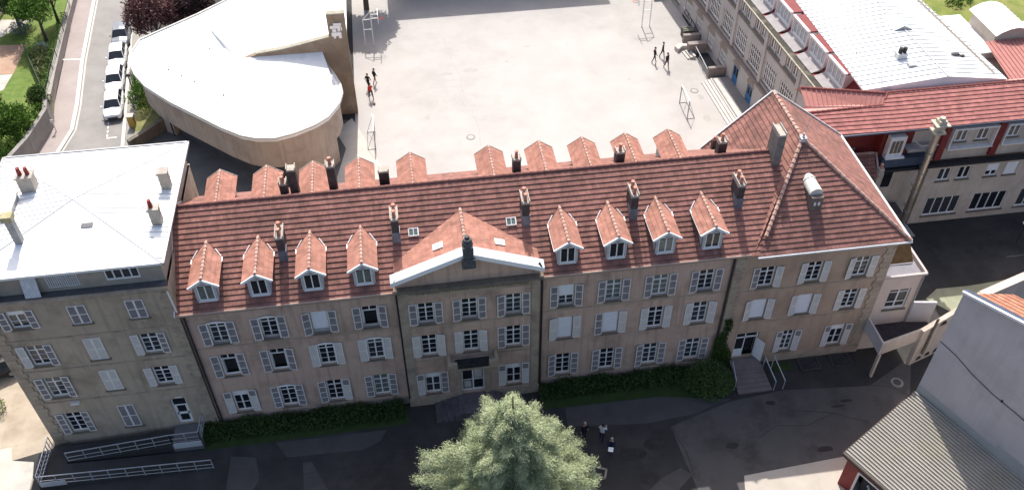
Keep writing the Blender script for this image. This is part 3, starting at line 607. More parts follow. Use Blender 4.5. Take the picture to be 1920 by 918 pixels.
q = M(); q.box(BX0-.15, BX1+.15, PY-.42, PY, 11.28, 11.42); q.box(BX0-.2, BX1+.2, PY-.5, PY, 11.42, 11.5); q.build('cornice', STD, SB)
q = M()      # carved frieze
for i in range(74):
    x = 11.5+i*.098; hgt = random.uniform(.10, .3); q.box(x, x+random.uniform(.03, .07), PY-.075, PY-.041, 10.8-random.random()*.08, 10.8+hgt)
q.build('carved_frieze', STD, SB)
q = M()      # raking cornice, white sheet
def rake(xa, za, xb, zb):
    o_, i_ = -.76, -.24; rise = .2
    A = [(xa, o_, za), (xb, o_, zb), (xb, o_, zb+.33), (xa, o_, za+.33)]; q.poly(A)
    q.poly([(xa, o_, za+.33), (xb, o_, zb+.33), (xb, i_, zb+.33+rise), (xa, i_, za+.33+rise)])
    q.poly([(xa, o_, za), (xa, PY, za), (xb, PY, zb), (xb, o_, zb)])
    q.poly([(xa, i_, za+.33+rise), (xb, i_, zb+.33+rise), (xb, i_, zb), (xa, i_, za)])
    q.poly([(xa, o_, za), (xa, o_, za+.33), (xa, i_, za+.33+rise), (xa, PY, za)])
rake(10.5, 12.0, 15.05, 13.78); rake(19.55, 12.0, 15.05, 13.78)
q.build('raking_cornice', mat('white_cornice_sheet', (.80, .80, .82), (.87, .87, .88), 1, rough=.5), SB)
q = M(); zr = 13.66
slope(q, [(10.75, 1.7, 12.1), (10.75, 0, 12.1), (15.05, 0, zr), (15.05, 3.7, zr)], .3, .02); slope(q, [(19.4, 0, 12.1), (19.4, 1.7, 12.1), (15.05, 3.7, zr), (15.05, 0, zr)], .3, .02)
q.build('pediment_roof', TIL2, SB); q = M(); caps(q, (15.05, .2, zr+.04), (15.05, 3.65, zr+.04), .10, .3)
q.build('ridge_cap', CAP, SB)
q = M(); s_ = (zr-12.1)/4.32
for x in (13.45, 17.15):
    z = zr-abs(x-15.05)*s_+.06; dz = s_*.3*(1 if x < 15 else -1)
    q.cur = 0; q.poly([(x-.3, .9, z-dz+.03), (x+.3, .9, z+dz+.03), (x+.3, 1.4, z+dz+.03), (x-.3, 1.4, z-dz+.03)]); q.cur = 1; q.poly([(x-.2, .98, z-dz*.66+.045), (x+.2, .98, z+dz*.66+.045), (x+.2, 1.32, z+dz*.66+.045), (x-.2, 1.32, z-dz*.66+.045)])
q.build('roof_window', [WHT, mat('pale_sky_glass', (.35, .37, .38), (.45, .47, .48), 2, rough=.2)], SB)
q = M(); q.box(14.8, 15.4, -.85, -.1, 13.2, 14.6); q.cur = 1; q.tube((15.1, -.5, 14.6), (15.1, -.48, 15.0), .33, .22, 8); q.tube((15.1, -.4, 15.0), (15.1, -.4, 15.15), .14, .14, 8); q.cur = 0; q.box(14.7, 15.5, -.98, .0, 13.1, 13.75)
q.build('pediment_finial_chimney', [mat('dark_patinated_stone', (.05, .055, .06), (.12, .12, .125), 5), mat('dark_patinated_stone', (0, 0, 0))], SB)
for s in (-1, 1):      # dark triangles drawing snow guards and valley shadow at the cornice ends
    q = M(); x = 15.05+s*4.15; q.poly([(x-.25, -.75, 12.42), (x+.25, -.75, 12.42), (x+.1, -.5, 12.62)]); q.build('cornice_dark_piece', DRK, SB)
# entrance: surround, door, balcony slab
q = M(); q.box(13.85, 14.24, PY-.12, PY, .7, 3.95); q.box(15.81, 16.2, PY-.12, PY, .7, 3.95); q.box(13.85, 16.2, PY-.14, PY, 3.96, 4.3); q.box(13.5, 13.83, PY-.5, PY, 3.6, 4.3); q.box(16.25, 16.55, PY-.5, PY, 3.6, 4.3)
q.box(13.4, 16.65, PY-1.0, PY, 4.32, 4.5); q.box(13.4, 14.0, PY-1.0, PY-.75, 4.51, 4.95); q.box(16.05, 16.65, PY-1.0, PY-.75, 4.51, 4.95); q.box(13.4, 13.6, PY-.75, PY, 4.51, 4.95); q.box(16.45, 16.65, PY-.75, PY, 4.51, 4.95)
bal = q.build('entrance_surround', STO, SB)
q = M(); q.box(14.05, 16.0, PY-.98, PY-.92, 4.52, 4.9); q.box(13.9, 16.1, PY-.6, PY-.2, 4.51, 4.54); q.build('balcony_railing', DRK, bal, local=True)
q = M(); q.box(14.26, 14.36, .02, .1, .76, 3.1); q.box(15.69, 15.79, .02, .1, .76, 3.1); q.box(14.98, 15.08, .02, .1, .76, 3.02); q.box(14.36, 15.69, .02, .1, 3.02, 3.12)
for a in (14.36, 15.08): q.box(a, a+.61, .03, .09, .76, .95); q.box(a, a+.61, .03, .09, 1.85, 1.93)
dr = q.build('door', WHT, SB, loc=(0, -.15, 0))
q = M(); q.box(14.36, 15.69, .055, .07, .95, 3.02); q.box(14.3, 15.75, .05, .06, 3.12, 3.7); q.build('pane', GLA, dr, local=True)
q = M(); q.box(14.42, 14.9, .04, .05, 1.05, 1.75); q.box(15.12, 15.64, .04, .05, 2.0, 2.9); q.build('door_curtain', SLP, dr, local=True)
# central steps
q = M(); q.box(13.9, 16.4, -2.0, -.4, 0, .72)
for i in range(4): q.box(13.55-.38*i, 13.9-.38*i+.0, -2.0, -.4, 0, .58-.145*i); q.box(16.4+.38*i, 16.75+.38*i, -2.0, -.4, 0, .58-.145*i)
for i in range(4): q.box(13.5-.38*i, 13.56-.38*i, -2.0, -.4, .52-.145*i, .62-.145*i)
q.build('entrance_steps', mat('dark_stone_steps', (.09, .08, .085), (.15, .13, .14), 2), SB)
# --- pavilion (right end)
vx = [34.07, 37.22, 40.4]; vzb = [1.0, 4.75, 7.8]; vhh = [2.1, 1.85, 1.8]; hv = []
for i, x in enumerate(vx):
    for r in range(3):
        if i == 0 and r == 0: continue
        ww = .8 if (i, r) == (1, 0) else WW
        xx = 36.8 if (i, r) == (1, 0) else (40.35 if r == 0 else x); hv.append((xx-ww/2, xx+ww/2, vzb[r], vzb[r]+vhh[r]))
hv.append((33.05, 34.65, .8, 3.3))
T2 = lambda u, n, z: (u, -.06-n, z)
q = M(); wallgrid(q, 31.75, 42.3, .0, 11.05, hv, T2); q.poly([(42.3, -.06, 0), (42.3, 10.2, 0), (42.3, 10.2, 11.05), (42.3, -.06, 11.05)]); q.poly([(31.75, -.06, 0), (31.75, -.06, 11.05), (31.75, .1, 11.05), (31.75, .1, 0)])
q.poly([(42.3, 10.25, 10.9), (32.4, 10.25, 10.9), (37.0, 10.25, 15.1)]); q.build('pavilion_wall', mat('facade_plaster_warm', (.40, .285, .205), (.48, .355, .265), .55, c3=(.28, .2, .15), s3=.4, a3=.5, bump=.15, bscale=9, streak=.4, sc=(.22, .16, .12)), SB)
vs = {(0, 2): ('cross', ('slat3', 'pale'), 0, 0), (1, 2): ('cross', 'pale', 0, 0), (2, 2): ('cross', 'pale', 0, 0), (0, 1): ('cross', 'pale', .93, 0), (1, 1): ('cross', 'pale', .97, 0), (2, 1): ('cross', 'pale', 0, 0), (1, 0): ('cross', 'half', 0, 0), (2, 0): ('head', 'half', 0, 0)}
for (i, r), (sty, sh, bl, rail) in vs.items():
    ww = .8 if (i, r) == (1, 0) else WW; xx = 36.8 if (i, r) == (1, 0) else (40.35 if r == 0 else vx[i]); window(SB, xx, -.06, vzb[r], ww, vhh[r], sty, sh, bl, rail, shw=.45)
q = M()
for x0, x1, sg in ((31.78, 32.45, 1), (41.62, 42.36, -1)):
    for i in range(24):
        z = .7+i*.43; e = .14 if i % 2 else 0
        q.box(x0+(e if sg < 0 else 0), x1-(e if sg > 0 else 0), -.125, -.06, z+.01, z+.42)
q.build('quoin', STO, SB)
q = M(); q.box(32.46, 41.6, -.1, -.06, 7.42, 7.52); q.box(34.9, 41.6, -.1, -.06, 4.3, 4.38); q.box(31.78, 32.9, -.14, -.06, 0, .65); q.box(35.5, 42.36, -.14, -.06, 0, .65); q.box(31.8, 42.4, -.2, -.06, 10.8, 11.0); q.build('stone_band', STO, SB)
q = M(); ax, ay, az = 37.0, 5.25, 15.35
slope(q, [(32.9, -.5, 11.05), (42.8, -.5, 11.05), (ax, ay, az)], .33, .05)
slope(q, [(42.8, -.5, 11.05), (42.8, 10.5, 11.05), (ax, 10.4, az), (ax, ay, az)], .33, .03)
slope(q, [(32.6, 10.6, 11.05), (32.6, -.5, 11.05), (ax, ay, az), (ax, 10.4, az)], .33, .05)
q.build('pavilion_roof', TIL, SB)
q = M(); caps(q, (ax, ay, az+.03), (ax, 10.4, az+.03), .12); caps(q, (42.8, -.5, 11.1), (ax, ay, az+.03), .12); caps(q, (33.55, .35, 11.9), (ax, ay, az+.03), .12, .36); q.build('hip_cap', CAP, SB)
q = M(); q.bar((32.6, 10.5, 11.1), (ax, 10.5, az+.04), .1, .2); q.bar((ax, 10.5, az+.04), (42.8, 10.5, 11.1), .1, .2); q.bar((42.86, -.5, 11.05), (42.86, 10.5, 11.05), .14, .12); q.bar((32.9, -.56, 11.0), (42.9, -.56, 11.0), .12, .12)
q.build('gutter', mat('white_gutter', (.6, .6, .6), (.7, .7, .7), 2, rough=.4), SB)
q = M(); q.box(ax-.2, ax+.2, ay-.3, ay+.1, az-.1, az+.18); q.tube((ax+.05, ay, az+.1), (ax+.25, ay+.1, az+1.5), .02, .015, 5); q.tube((ax-.02, ay-.12, az+.1), (ax-.02, ay-.12, az+.5), .1, .05, 8)
q.build('finial', mat('zinc_finial', (.45, .45, .44), (.6, .6, .6), 2), SB)
q = M(); x, y = 36.98, 1.5; q.box(x-.38, x+.38, y, y+1.9, 12.1, 13.6); q.cur = 1
for s in (-.13, .13): q.box(x+s-.06, x+s+.06, y-.03, y, 13.0, 13.25)
ch = q.build('chimney', [mat('brown_chimney_render', (.13, .10, .085), (.22, .18, .155), 3), WHT], SB)
q = M(); n = 10
for i in range(n):
    a0 = PI*i/n; a1 = PI*(i+1)/n; r0 = .43
    q.poly([(x+r0*math.cos(a0), y+.35, 13.6+r0*math.sin(a0)), (x+r0*math.cos(a1), y+.35, 13.6+r0*math.sin(a1)), (x+r0*math.cos(a1), y+1.95, 13.6+r0*math.sin(a1)), (x+r0*math.cos(a0), y+1.95, 13.6+r0*math.sin(a0))])
q.poly([(x+.43*math.cos(PI*i/n), y+.35, 13.6+.43*math.sin(PI*i/n)) for i in range(n+1)]); q.tube((x, y+1.5, 13.62), (x, y+1.62, 13.62), .46, n=16)
q.build('barrel_cowl', mat('cream_cowl', (.62, .60, .54), (.72, .70, .64), 2, rough=.5), ch, local=True)
q = M(); q.poly([(33.7, 8.3, 11.95+.18), (34.3, 8.3, 12.5+.18), (34.3, 8.8, 12.5+.18), (33.7, 8.8, 11.95+.18)]); q.build('roof_window', mat('pale_sky_glass', (0, 0, 0)), SB)
q = M(); q.box(33.0, 33.3, 9.6, 9.9, 11.2, 12.3); q.cur = 1; q.tube((33.15, 9.75, 12.3), (33.15, 9.75, 12.6), .12, .1, 8); q.build('chimney', [BRK, POT], SB)
# pavilion door, steps and handrails
q = M(); q.box(33.06, 33.14, .0, .08, .8, 3.28); q.box(34.56, 34.64, 0, .08, .8, 3.28); q.box(33.14, 34.56, .0, .08, 2.72, 2.8); q.box(33.14, 34.56, 0, .08, 3.2, 3.28); q.box(33.72, 33.78, 0, .08, .8, 3.2); q.box(33.14, 33.72, .01, .07, .8, 1.55)
T = lambda p: (34.55+(p[0])*.35, -.1-p[0]*.6, p[2])
q.poly([(34.56, -.05, .8), (34.95, -.7, .8), (34.95, -.7, 2.7), (34.56, -.05, 2.7)]); dr = q.build('door', WHT, SB, loc=(0, .06, 0))
q = M(); q.box(33.14, 33.72, .04, .05, 1.55, 3.2); q.box(33.78, 34.56, .3, .32, .8, 3.2); q.build('pane', GLA, dr, local=True)
q = M(); q.box(32.85, 34.95, -1.1, -.15, 0, .78)
for i in range(5): q.box(32.85+.0, 35.0+.06*i, -1.42-.3*i, -1.1-.3*i, 0, .66-.13*i)
q.build('pavilion_steps', mat('pinkish_steps', (.17, .135, .13), (.23, .19, .18), 2, c3=(.10, .08, .08), s3=1), SB)
q = M()
for x in (35.1, 35.75): q.bar((x, -.9, 1.5), (x+.25, -2.6, .95), .05); q.bar((x+.25, -2.6, 0), (x+.25, -2.6, .95), .05); q.bar((x, -.9, .0), (x, -.9, 1.5), .05)
q.bar((32.75, -1.0, 1.6), (32.7, -2.2, 1.0), .04); q.bar((32.7, -2.2, 0.0), (32.7, -2.2, 1.0), .04)
q.build('handrail', GAL, SB)
for x, l_ in ((38.2, 'planted stone window well left of the pair by the pavilion wall'), (40.7, 'planted stone window well nearest the balcony post')):
    pass
q = M(); q.box(35.9, 37.3, -1.1, -.35, 0, .06)
tag(q.build('planting_bed', GRD, org=(36.6, -.7, 0)), 'small planted bed beside the pavilion handrails', 'bed')
for x, l_ in ((38.6, 'dark iron grating pit below the pavilion wall near the planted bed'), (40.9, 'dark iron grating pit below the pavilion wall near the balcony')):
    q = M(); q.box(x-.7, x+.7, -1.3, -.3, .005, .05); q.cur = 1
    for i in range(9): q.box(x-.6+i*.15, x-.55+i*.15, -1.2, -.4, .05, .09)
    for a, b in (((x-.7, -1.3), (x+.7, -1.3)), ((x-.7, -.3), (x+.7, -.3)), ((x-.7, -1.3), (x-.7, -.3)), ((x+.7, -1.3), (x+.7, -.3))): q.bar((*a, .07), (*b, .07), .08)
    tag(q.build('grating_pit', [DRK, mat('dull_grate', (.05, .05, .05), (.08, .08, .08), 3)], org=(x, -.8, 0)), l_, 'grating')

# ---------------------------------------------------------------- annex and balcony
AN = thing('annex', 'low pinkish annex with large cross window against the pavilion end', 'building', (44, .5, 0))
q = M(); wallgrid(q, 42.45, 45.3, 0, 7.2, [(43.25, 44.75, 4.05, 5.95)], lambda u, n, z: (u, -n+.02, z), .12); q.poly([(45.3, .02, 0), (45.3, 6.2, 0), (45.3, 6.2, 7.2), (45.3, .02, 7.2)])
q.build('wall', PNK, AN)
q = M(); q.poly([(42.45, .05, 7.05), (45.25, .05, 7.05), (45.25, 3.2, 7.05), (42.45, 3.2, 7.05)]); q.build('roof_deck', mat('zinc_grey_deck', (.2, .19, .21), (.28, .27, .29), 1), AN)
q = M(); q.bar((42.4, -.02, 7.28), (45.4, -.02, 7.28), .16, .16); q.bar((45.36, .07, 7.28), (45.36, 4.0, 7.28), .16, .16); q.build('parapet', mat('pink_gutter', (.42, .36, .34), (.5, .44, .42), 2), AN)
q = M(); q.poly([(42.4, 1.3, 7.1), (45.1, 1.3, 7.1), (44.9, 2.0, 8.2), (42.4, 2.2, 8.3)]); q.build('rusty_roof_panel', BRN, AN)
q = M(); q.tube((45.2, -.08, .4), (45.2, -.08, 7.1), .05, n=6); q.build('downpipe', GUT, AN)
window(AN, 44.0, .02, 4.05, 1.5, 1.9, 'crossbig', None)
BC = thing('balcony', 'pale concrete first floor balcony on a slim post by the pavilion corner', 'balcony', (42.4, -2.4, 0))
A0, A1, A2 = (42.42, -2.42), (45.6, -1.65), (50.4, .1)
q = M(); q.prism([(42.43, -2.4), (45.6, -1.62), (46.9, -1.2), (46.8, -.02), (42.43, -.02)], 2.4, 2.55); q.build('floor', mat('dark_balcony_floor', (.035, .03, .032), (.06, .05, .055), 2), BC)
q = M(); q.prism([(42.30, -2.44), (42.42, -2.42), (42.42, .0), (42.30, 0)], 2.38, 3.52); q.build('side_parapet', GRY, BC)
q = M(); q.prism([(42.43, -2.44), (45.75, -1.6), (45.72, -1.46), (42.43, -2.28)], 2.35, 3.5); q.build('front_parapet', BEI, BC)
q = M(); q.prism([(42.33, -2.52), (42.5, -2.5), (42.5, -2.3), (42.33, -2.3)], 0, 2.34); q.build('post', BEI, BC)
q = M(); q.prism([(45.32, -.06), (46.9, -.30), (46.93, -.14), (45.32, .1)], 2.4, 4.5); q.build('stair_wall', mat('pale_lilac_render', (.42, .40, .42), (.50, .48, .50), 1), BC)
WA = thing('arched_wall', 'beige wall with small arched openings running right from the balcony', 'wall', (47, -1.2, 0))
def T3(u, n, z):
    L_ = 5.2; a = Vector((45.45, -1.9)); b = Vector((50.4, -.25)); d = (b-a).normalized(); p = a+d*u; return (p.x+d.y*n, p.y-d.x*n, z)
q = M(); q.prism([T3(u_, n_, 0)[:2] for u_, n_ in ((.1, -.02), (5.1, -.02), (5.1, -.3), (.1, -.3))], 0, 3.5)
for u_ in range(8): q.poly([T3(u_*.65, .002, 3.3), T3(u_*.65+.65, .002, 3.3), T3(u_*.65+.65, .002, 3.55+(u_+1)*.14), T3(u_*.65, .002, 3.55+u_*.14)])
wallgrid(q, 0, 5.2, 0, 3.3, [], T3, .3)
q.poly([T3(0, 0.002, 3.55), T3(5.2, 0.002, 4.67), T3(5.2, -.32, 4.67), T3(0, -.32, 3.55)]); q.poly([T3(0, 0, 0), T3(0, 0, 3.55), T3(0, -.32, 3.55), T3(0, -.32, 0)]); q.poly([T3(0, -.32, 0), T3(5.2, -.32, 0), T3(5.2, -.32, 4.67), T3(0, -.32, 3.55)]); q.build('wall', BEI, WA)
for ua, wa, za_, ha in ((1.5, .6, 3.35, .42), (2.7, .7, 3.55, .5), (.5, .5, .25, .4), (1.3, .5, .25, .4), (2.1, .5, .25, .4)):
    q = M(); ar = [T3(ua+wa/2-wa/2*math.cos(PI*i_/6), .02, za_+ha*math.sin(PI*i_/6)) for i_ in range(7)]; q.poly(ar); q.build('arched_opening_shade', DRK, WA)  # flat dark shapes stand for the shade inside the openings
q = M(); p0 = T3(.75, .12, 1.0); p1 = T3(.75, .12, 4.6); q.tube(p0, p1, .09, n=8); q.build('downpipe', STD, WA)
CW = M(); strip(CW, [(49.6, -.4), (51.9, 1.6), (56.0, 2.9), (66, 5.2)], .6, 0, 2.6); tag(CW.build('boundary_wall', PNK, org=(52, 1.6, 0)), 'long pale wall crossing behind the grey gable house', 'wall')

# ---------------------------------------------------------------- left building (white roof)
LB = thing('townhouse', 'tall grey plastered townhouse with flat white metal hipped roof', 'building', (-7, 5, 0))
LY = -.12; lx0, lx1 = -12.25, -1.85
T4 = lambda u, n, z: (u, LY-n, z)
LW = [(-10.4, 11.2, 1.45, 'head', 'slat3', .0), (-7.1, 11.15, 1.45, 'cross', 'closeddark', 0), (-3.95, 11.12, 1.45, 'cross', 'closeddark', 0),
      (-10.4, 7.9, 1.8, 'cross', ('pale', 'slat3'), 0), (-7.1, 7.95, 1.85, 'cross', 'closed', 0), (-3.98, 7.95, 1.75, 'cross', ('pale', 'slat4'), 0),
      (-10.4, 4.85, 1.9, 'cross', ('slat4', 'slat4'), 0), (-7.1, 5.0, 1.85, 'cross', 'closed', 0), (-4.05, 4.95, 1.7, 'cross', ('pale', 'pale'), 0),
      (-10.38, 1.2, 2.0, 'cross', ('slat4', 'slat4'), 0), (-7.06, 1.2, 2.15, 'cross', 'closeddark', 0)]
hh = [(x-.5, x+.5, z, z+h) for x, z, h, *_ in LW]+[(-4.3, -3.35, .78, 3.4)]
q = M(); wallgrid(q, lx0, lx1, 0, 13.35, hh, T4)
q.poly([(lx1, LY, 0), (lx1, 11, 0), (lx1, 11, 13.35), (lx1, LY, 13.35)]); q.poly([(lx0, LY, 0), (lx0, LY, 13.35), (lx0, 11, 13.35), (lx0, 11, 0)]); q.box(lx0, lx1, 10.9, 11, 0, 13.35)
q.build('wall', PLA2, LB)
for x, z, h, sty, sh, bl in LW: window(LB, x, LY, z, 1.0, h, sty, sh, bl, shw=.46)
q = M()
for z in (11.0-.9, 7.35, 4.35): q.box(lx0-.02, lx1-.0, LY-.05, LY, z, z+.1)
q.box(lx0-.15, lx1+.03, LY-.22, LY, 13.2, 13.42); q.build('string_course', STO, LB)
q = M(); q.box(lx0, lx1, LY-.0, .32, 13.43, 13.48); q.build('terrace_deck', mat('dark_zinc_deck', (.06, .06, .065), (.1, .1, .11), 2), LB)
q = M()
for x0, x1, sg in ((lx0-.04, lx0+.7, 1), (lx1-.62, lx1+.02, -1)):
    for i in range(30):
        z = .1+i*.43; e = .14 if i % 2 else 0; q.box(x0+(e if sg < 0 else 0), x1-(e if sg > 0 else 0), LY-.06, LY, z+.01, z+.42)
q.build('quoin', STO, LB)
q = M(); wallgrid(q, lx0+.15, lx1-.1, 13.48, 15.0, [(-5.05, -3.2, 13.85, 14.9), (-8.15, -6.5, 13.75, 14.85)], lambda u, n, z: (u, .32-n, z), .1)
q.poly([(lx1-.1, .32, 13.4), (lx1-.1, 10.9, 13.4), (lx1-.1, 10.9, 15.0), (lx1-.1, .32, 15.0)]); q.poly([(lx0+.15, .32, 13.4), (lx0+.15, .32, 15), (lx0+.15, 10.9, 15), (lx0+.15, 10.9, 13.4)]); q.poly([(lx1-.1, 10.9, 13.4), (lx0+.15, 10.9, 13.4), (lx0+.15, 10.9, 15), (lx1-.1, 10.9, 15)]); q.build('attic_wall', mat('attic_render', (.32, .28, .235), (.40, .355, .30), 1, c3=(.2, .175, .15), s3=.8), LB)
window(LB, -4.12, .32, 13.85, 1.85, 1.05, 'four', None, sill=False, depth=.06)
q = M()
for i in range(15): q.bar((-8.12+i*.115, .30, 13.76), (-8.12+i*.115, .30, 14.83), .06, .05)
q.bar((-8.15, .30, 13.8), (-6.5, .30, 13.8), .04); q.build('attic_grille', mat('galvanised_slat', (.56, .56, .57), (.66, .66, .67), 3), LB)
for x in (-9.0, -11.3, -12.1):
    q = M(); q.poly([(x-.42, -.1, 13.5), (x+.42, -.1, 13.5), (x+.42, .25, 14.9), (x-.42, .25, 14.9)])
    for i in range(7): q.bar((x-.38+i*.125, -.11, 13.52), (x-.38+i*.125, .24, 14.89), .04, .03)
    q.build('attic_shutter', mat('pale_blue_panel', (.52, .53, .55), (.74, .74, .75), 6), LB)
zr0, zap = 15.02, 15.72; C = [(-12.75, .05), (-1.72, .05), (-1.6, 11.05), (-12.75, 11.05)]; ap = (-7.3, 5.5, zap)
q = M()
for i in range(4): a = C[i]; b = C[(i+1) % 4]; q.poly([(*a, zr0), (*b, zr0), ap])
q.poly([(*c, zr0-.16) for c in C][::-1])
for i in range(4): a = C[i]; b = C[(i+1) % 4]; q.poly([(*a, zr0-.16), (*b, zr0-.16), (*b, zr0), (*a, zr0)])
q.build('roof', ZIN, LB)
q = M()
for i in range(4): q.bar((*C[i], zr0+.02), (ap[0], ap[1], ap[2]+.02), .07, .05)
for s in (0, 1):      # standing seams on the side slopes, running east-west
    for i in range(1, 26):
        y = .05+11*i/26; t = min((y-.05)/5.45, (11.05-y)/5.55); xe = (-12.75 if s == 0 else -1.68); x1 = xe+(ap[0]-xe)*t
        if t > .06: q.bar((xe, y, zr0+.02), (x1, y, zr0+(zap-zr0)*t+.02), .05, .03)
q.build('standing_seam', ZIR, LB)
q = M(); q.bar((-1.66, .0, 15.0), (-1.54, 11.1, 15.0), .12, .14); q.bar((-12.8, .0, 15.0), (-12.8, 11.1, 15.0), .12, .14); q.bar((-12.75, 11.08, 15.03), (-1.6, 11.08, 15.03), .1, .12); q.build('gutter', GUT, LB)
def lchim(x, y, wx, dy, top, pots, body, potm=POR, lean=0):
    c = M(); c.box(x-wx/2, x+wx/2, y-dy/2, y+dy/2, 15.0, top); c.box(x-wx/2-.06, x+wx/2+.06, y-dy/2-.06, y+dy/2+.06, top, top+.1); ch = c.build('chimney', body, LB)
    for i in range(pots): p = M(); xx = x-wx*.25+i*wx*.5 if pots > 1 else x-.1; p.tube((xx, y, top+.1), (xx, y, top+.6), .13, .11, 10); p.build('chimney_pot', potm, ch, local=True)
lchim(-10.2, 7.3, .85, .7, 16.35, 2, BRP); lchim(-2.25, 6.6, .55, .5, 16.25, 0, BRP); lchim(-2.35, 3.4, .55, .5, 16.2, 1, BRP); lchim(-9.7, 2.6, .4, .4, 17.0, 0, mat('slender_grey_stack', (.25, .24, .24), (.36, .35, .34), 3))
q = M(); q.box(-9.98, -9.42, 2.32, 2.88, 17.0, 17.35); q.build('chimney_cap', mat('lichened_cap', (.30, .27, .14), (.42, .38, .24), 4), LB)
q = M(); q.box(-12.1, -10.7, 4.8, 6.6, 15.1, 15.62); q.cur = 1; q.box(-12.15, -10.65, 4.75, 6.65, 15.62, 15.7); q.build('roof_hatch', [GUT, mat('cream_lid', (.6, .58, .5), (.7, .68, .6), 1)], LB)
q = M(); q.poly([(-6.5, 3.15, 15.47), (-5.85, 3.15, 15.47), (-5.85, 3.5, 15.51), (-6.5, 3.5, 15.51)]); q.build('roof_window', mat('grey_glass', (.12, .12, .13), (.2, .2, .2), 9), LB)
q = M(); q.box(-4.3, -4.22, .0, .06, .78, 3.38); q.box(-3.43, -3.35, 0, .06, .78, 3.38); q.box(-4.22, -3.43, 0, .06, 2.55, 2.65)
for a, b in ((.78, .98), (1.65, 1.85)): q.box(-4.22, -3.43, 0, .06, a, b)
q.box(-4.22, -4.1, 0, .06, .98, 2.55); q.box(-3.55, -3.43, 0, .06, .98, 2.55); dr = q.build('door', WHT, LB)
q = M(); q.box(-4.2, -3.45, .03, .04, .9, 3.38); q.build('pane', GLA, dr, local=True)
q = M(); q.box(-3.9, -3.5, LY-.04, LY, 3.5, 3.56); q.box(-10.0, -9.5, LY-.25, LY-.02, 4.2, 4.32); q.build('ledge', WHS, LB)
q = M(); q.tube((-1.8, -.3, 11.4), (-1.9, -.3, 13.2), .05, n=6); q.build('downpipe', WHT, LB)

# ---------------------------------------------------------------- access ramp
RP = thing('access_ramp', 'wheelchair ramp with galvanised railings doubling back before the townhouse door', 'ramp', (-7, -2.3, 0))
q = M(); q.prism([(-4.6, -1.75), (-2.75, -1.75), (-2.75, -.2), (-4.6, -.2)], 0, .72); q.build('landing', mat('grey_slab', (.13, .12, .125), (.17, .16, .165), 1), RP)
def rampslab(x0, z0, x1, z1, ya, yb):
    m = M(); m.poly([(x0, ya, z0), (x1, ya, z1), (x1, yb, z1), (x0, yb, z0)]); m.poly([(x0, ya, 0), (x1, ya, 0), (x1, ya, z1), (x0, ya, z0)]); m.poly([(x0, yb, 0), (x0, yb, z0), (x1, yb, z1), (x1, yb, 0)]); m.poly([(x0, ya, 0), (x0, ya, z0), (x0, yb, z0), (x0, yb, 0)]); return m
rampslab(-11.2, .36, -4.6, .72, -1.75, -.5).build('upper_ramp', ASD, RP); rampslab(-11.2, .36, -2.0, .03, -3.35, -1.9).build('lower_ramp', ASD, RP)
q = M(); q.prism([(-12.6, -3.35), (-11.2, -3.35), (-11.2, -.4), (-12.3, -.4)], 0, .36); q.build('turning_platform', ASD, RP)
def railing(par, pts, h=.95, panel=True, n=None):
    m = M()
    for i in range(len(pts)-1):
        a = Vector(pts[i]); b = Vector(pts[i+1]); k_ = n or max(2, int((b-a).length/1.05))
        for z in (h, h*.5, .12): m.bar(a+Vector((0, 0, z)), b+Vector((0, 0, z)), .05 if z == h else .03)
        for j in range(k_+1): p = a.lerp(b, j/k_); m.bar(p, p+Vector((0, 0, h)), .045)
    return m.build('railing', GAL, par)
railing(RP, [(-11.1, -1.72, .3), (-4.6, -1.6, .72), (-2.8, -1.6, .72), (-2.75, -.2, .72)]); railing(RP, [(-2.0, -3.35, .0), (-12.45, -3.3, .36)], n=10); railing(RP, [(-12.5, -3.25, .36), (-12.4, -.35, .36)], n=9)
q = M(); q.box(-12.45, -10.9, -3.4, -3.36, .3, .75); q.box(-4.5, -2.75, -1.82, -1.76, .45, .95)
q.build('rail_panel', mat('frosted_panel', (.42, .43, .44), (.5, .51, .52), 2), RP)

# ---------------------------------------------------------------- hedges, bush, ivy, big conifer
def hedge(name, label, x0, x1, y0, y1, h, n, m=HED, cat='hedge'):
    P = []; 
    for i in range(n):
        x = rng.uniform(x0, x1); y = rng.uniform(y0, y1); hh_ = h*(.72+.28*math.sin(x*1.9+1)*math.cos(x*.77)+.12*rng.normal()); e = min(1, (y-y0)/.35+.35)
        P.append((x, y, max(.05, hh_*e*rng.random()**.35)))
    return tag(leafmesh(name, np.array(P), None, .19, m, org=((x0+x1)/2, (y0+y1)/2, 0)), label, cat)
hedge('hedge', 'dark clipped hedge below the left ground floor windows', -2.9, 10.2, -1.35, -.12, .95, 9000)
hedge('hedge', 'dark clipped hedge below the right ground floor windows', 19.5, 30.2, -1.2, -.12, 1.0, 8500)
shrub('round_bush', 'large rounded dark bush at the end of the hedge by the pavilion steps', [(31.0, -1.65, .8, 1.5, 1.3), (30.2, -1.5, .6, 1.0, 1.0), (31.9, -1.9, .6, .8, .9)], mat('bush_leaves', (.045, .085, .022), (.085, .14, .04), 1.2), 'bush', n=7000, size=.15)
P = [(rng.uniform(31.45, 32.4+.5*(z < 4.6)), -.16-.12*rng.random(), z) for z in rng.uniform(.2, 5.1, 3600)]
P = [p for p in P if abs(p[0]-32.0-.25*math.sin(p[2]*1.7)) < .3+.42*max(0, math.sin(p[2]*.75+.35))]
tag(leafmesh('ivy', np.array(P), np.array([[0, -1, 0]]*len(P)), .15, IVY, org=(32, -.2, 0)), 'green ivy climbing the wall joint left of the pavilion door', 'ivy')
CT = thing('conifer', 'large pale blue-green conifer standing before the main entrance', 'tree', (16.3, -10.2, 0))
q = M(); q.tube((16.3, -10.2, 0), (16.3, -10.2, 13.0), .32, .03, 10)
Pc = []; Nc = []
tx, ty, tz = 16.45, -10.2, 12.45
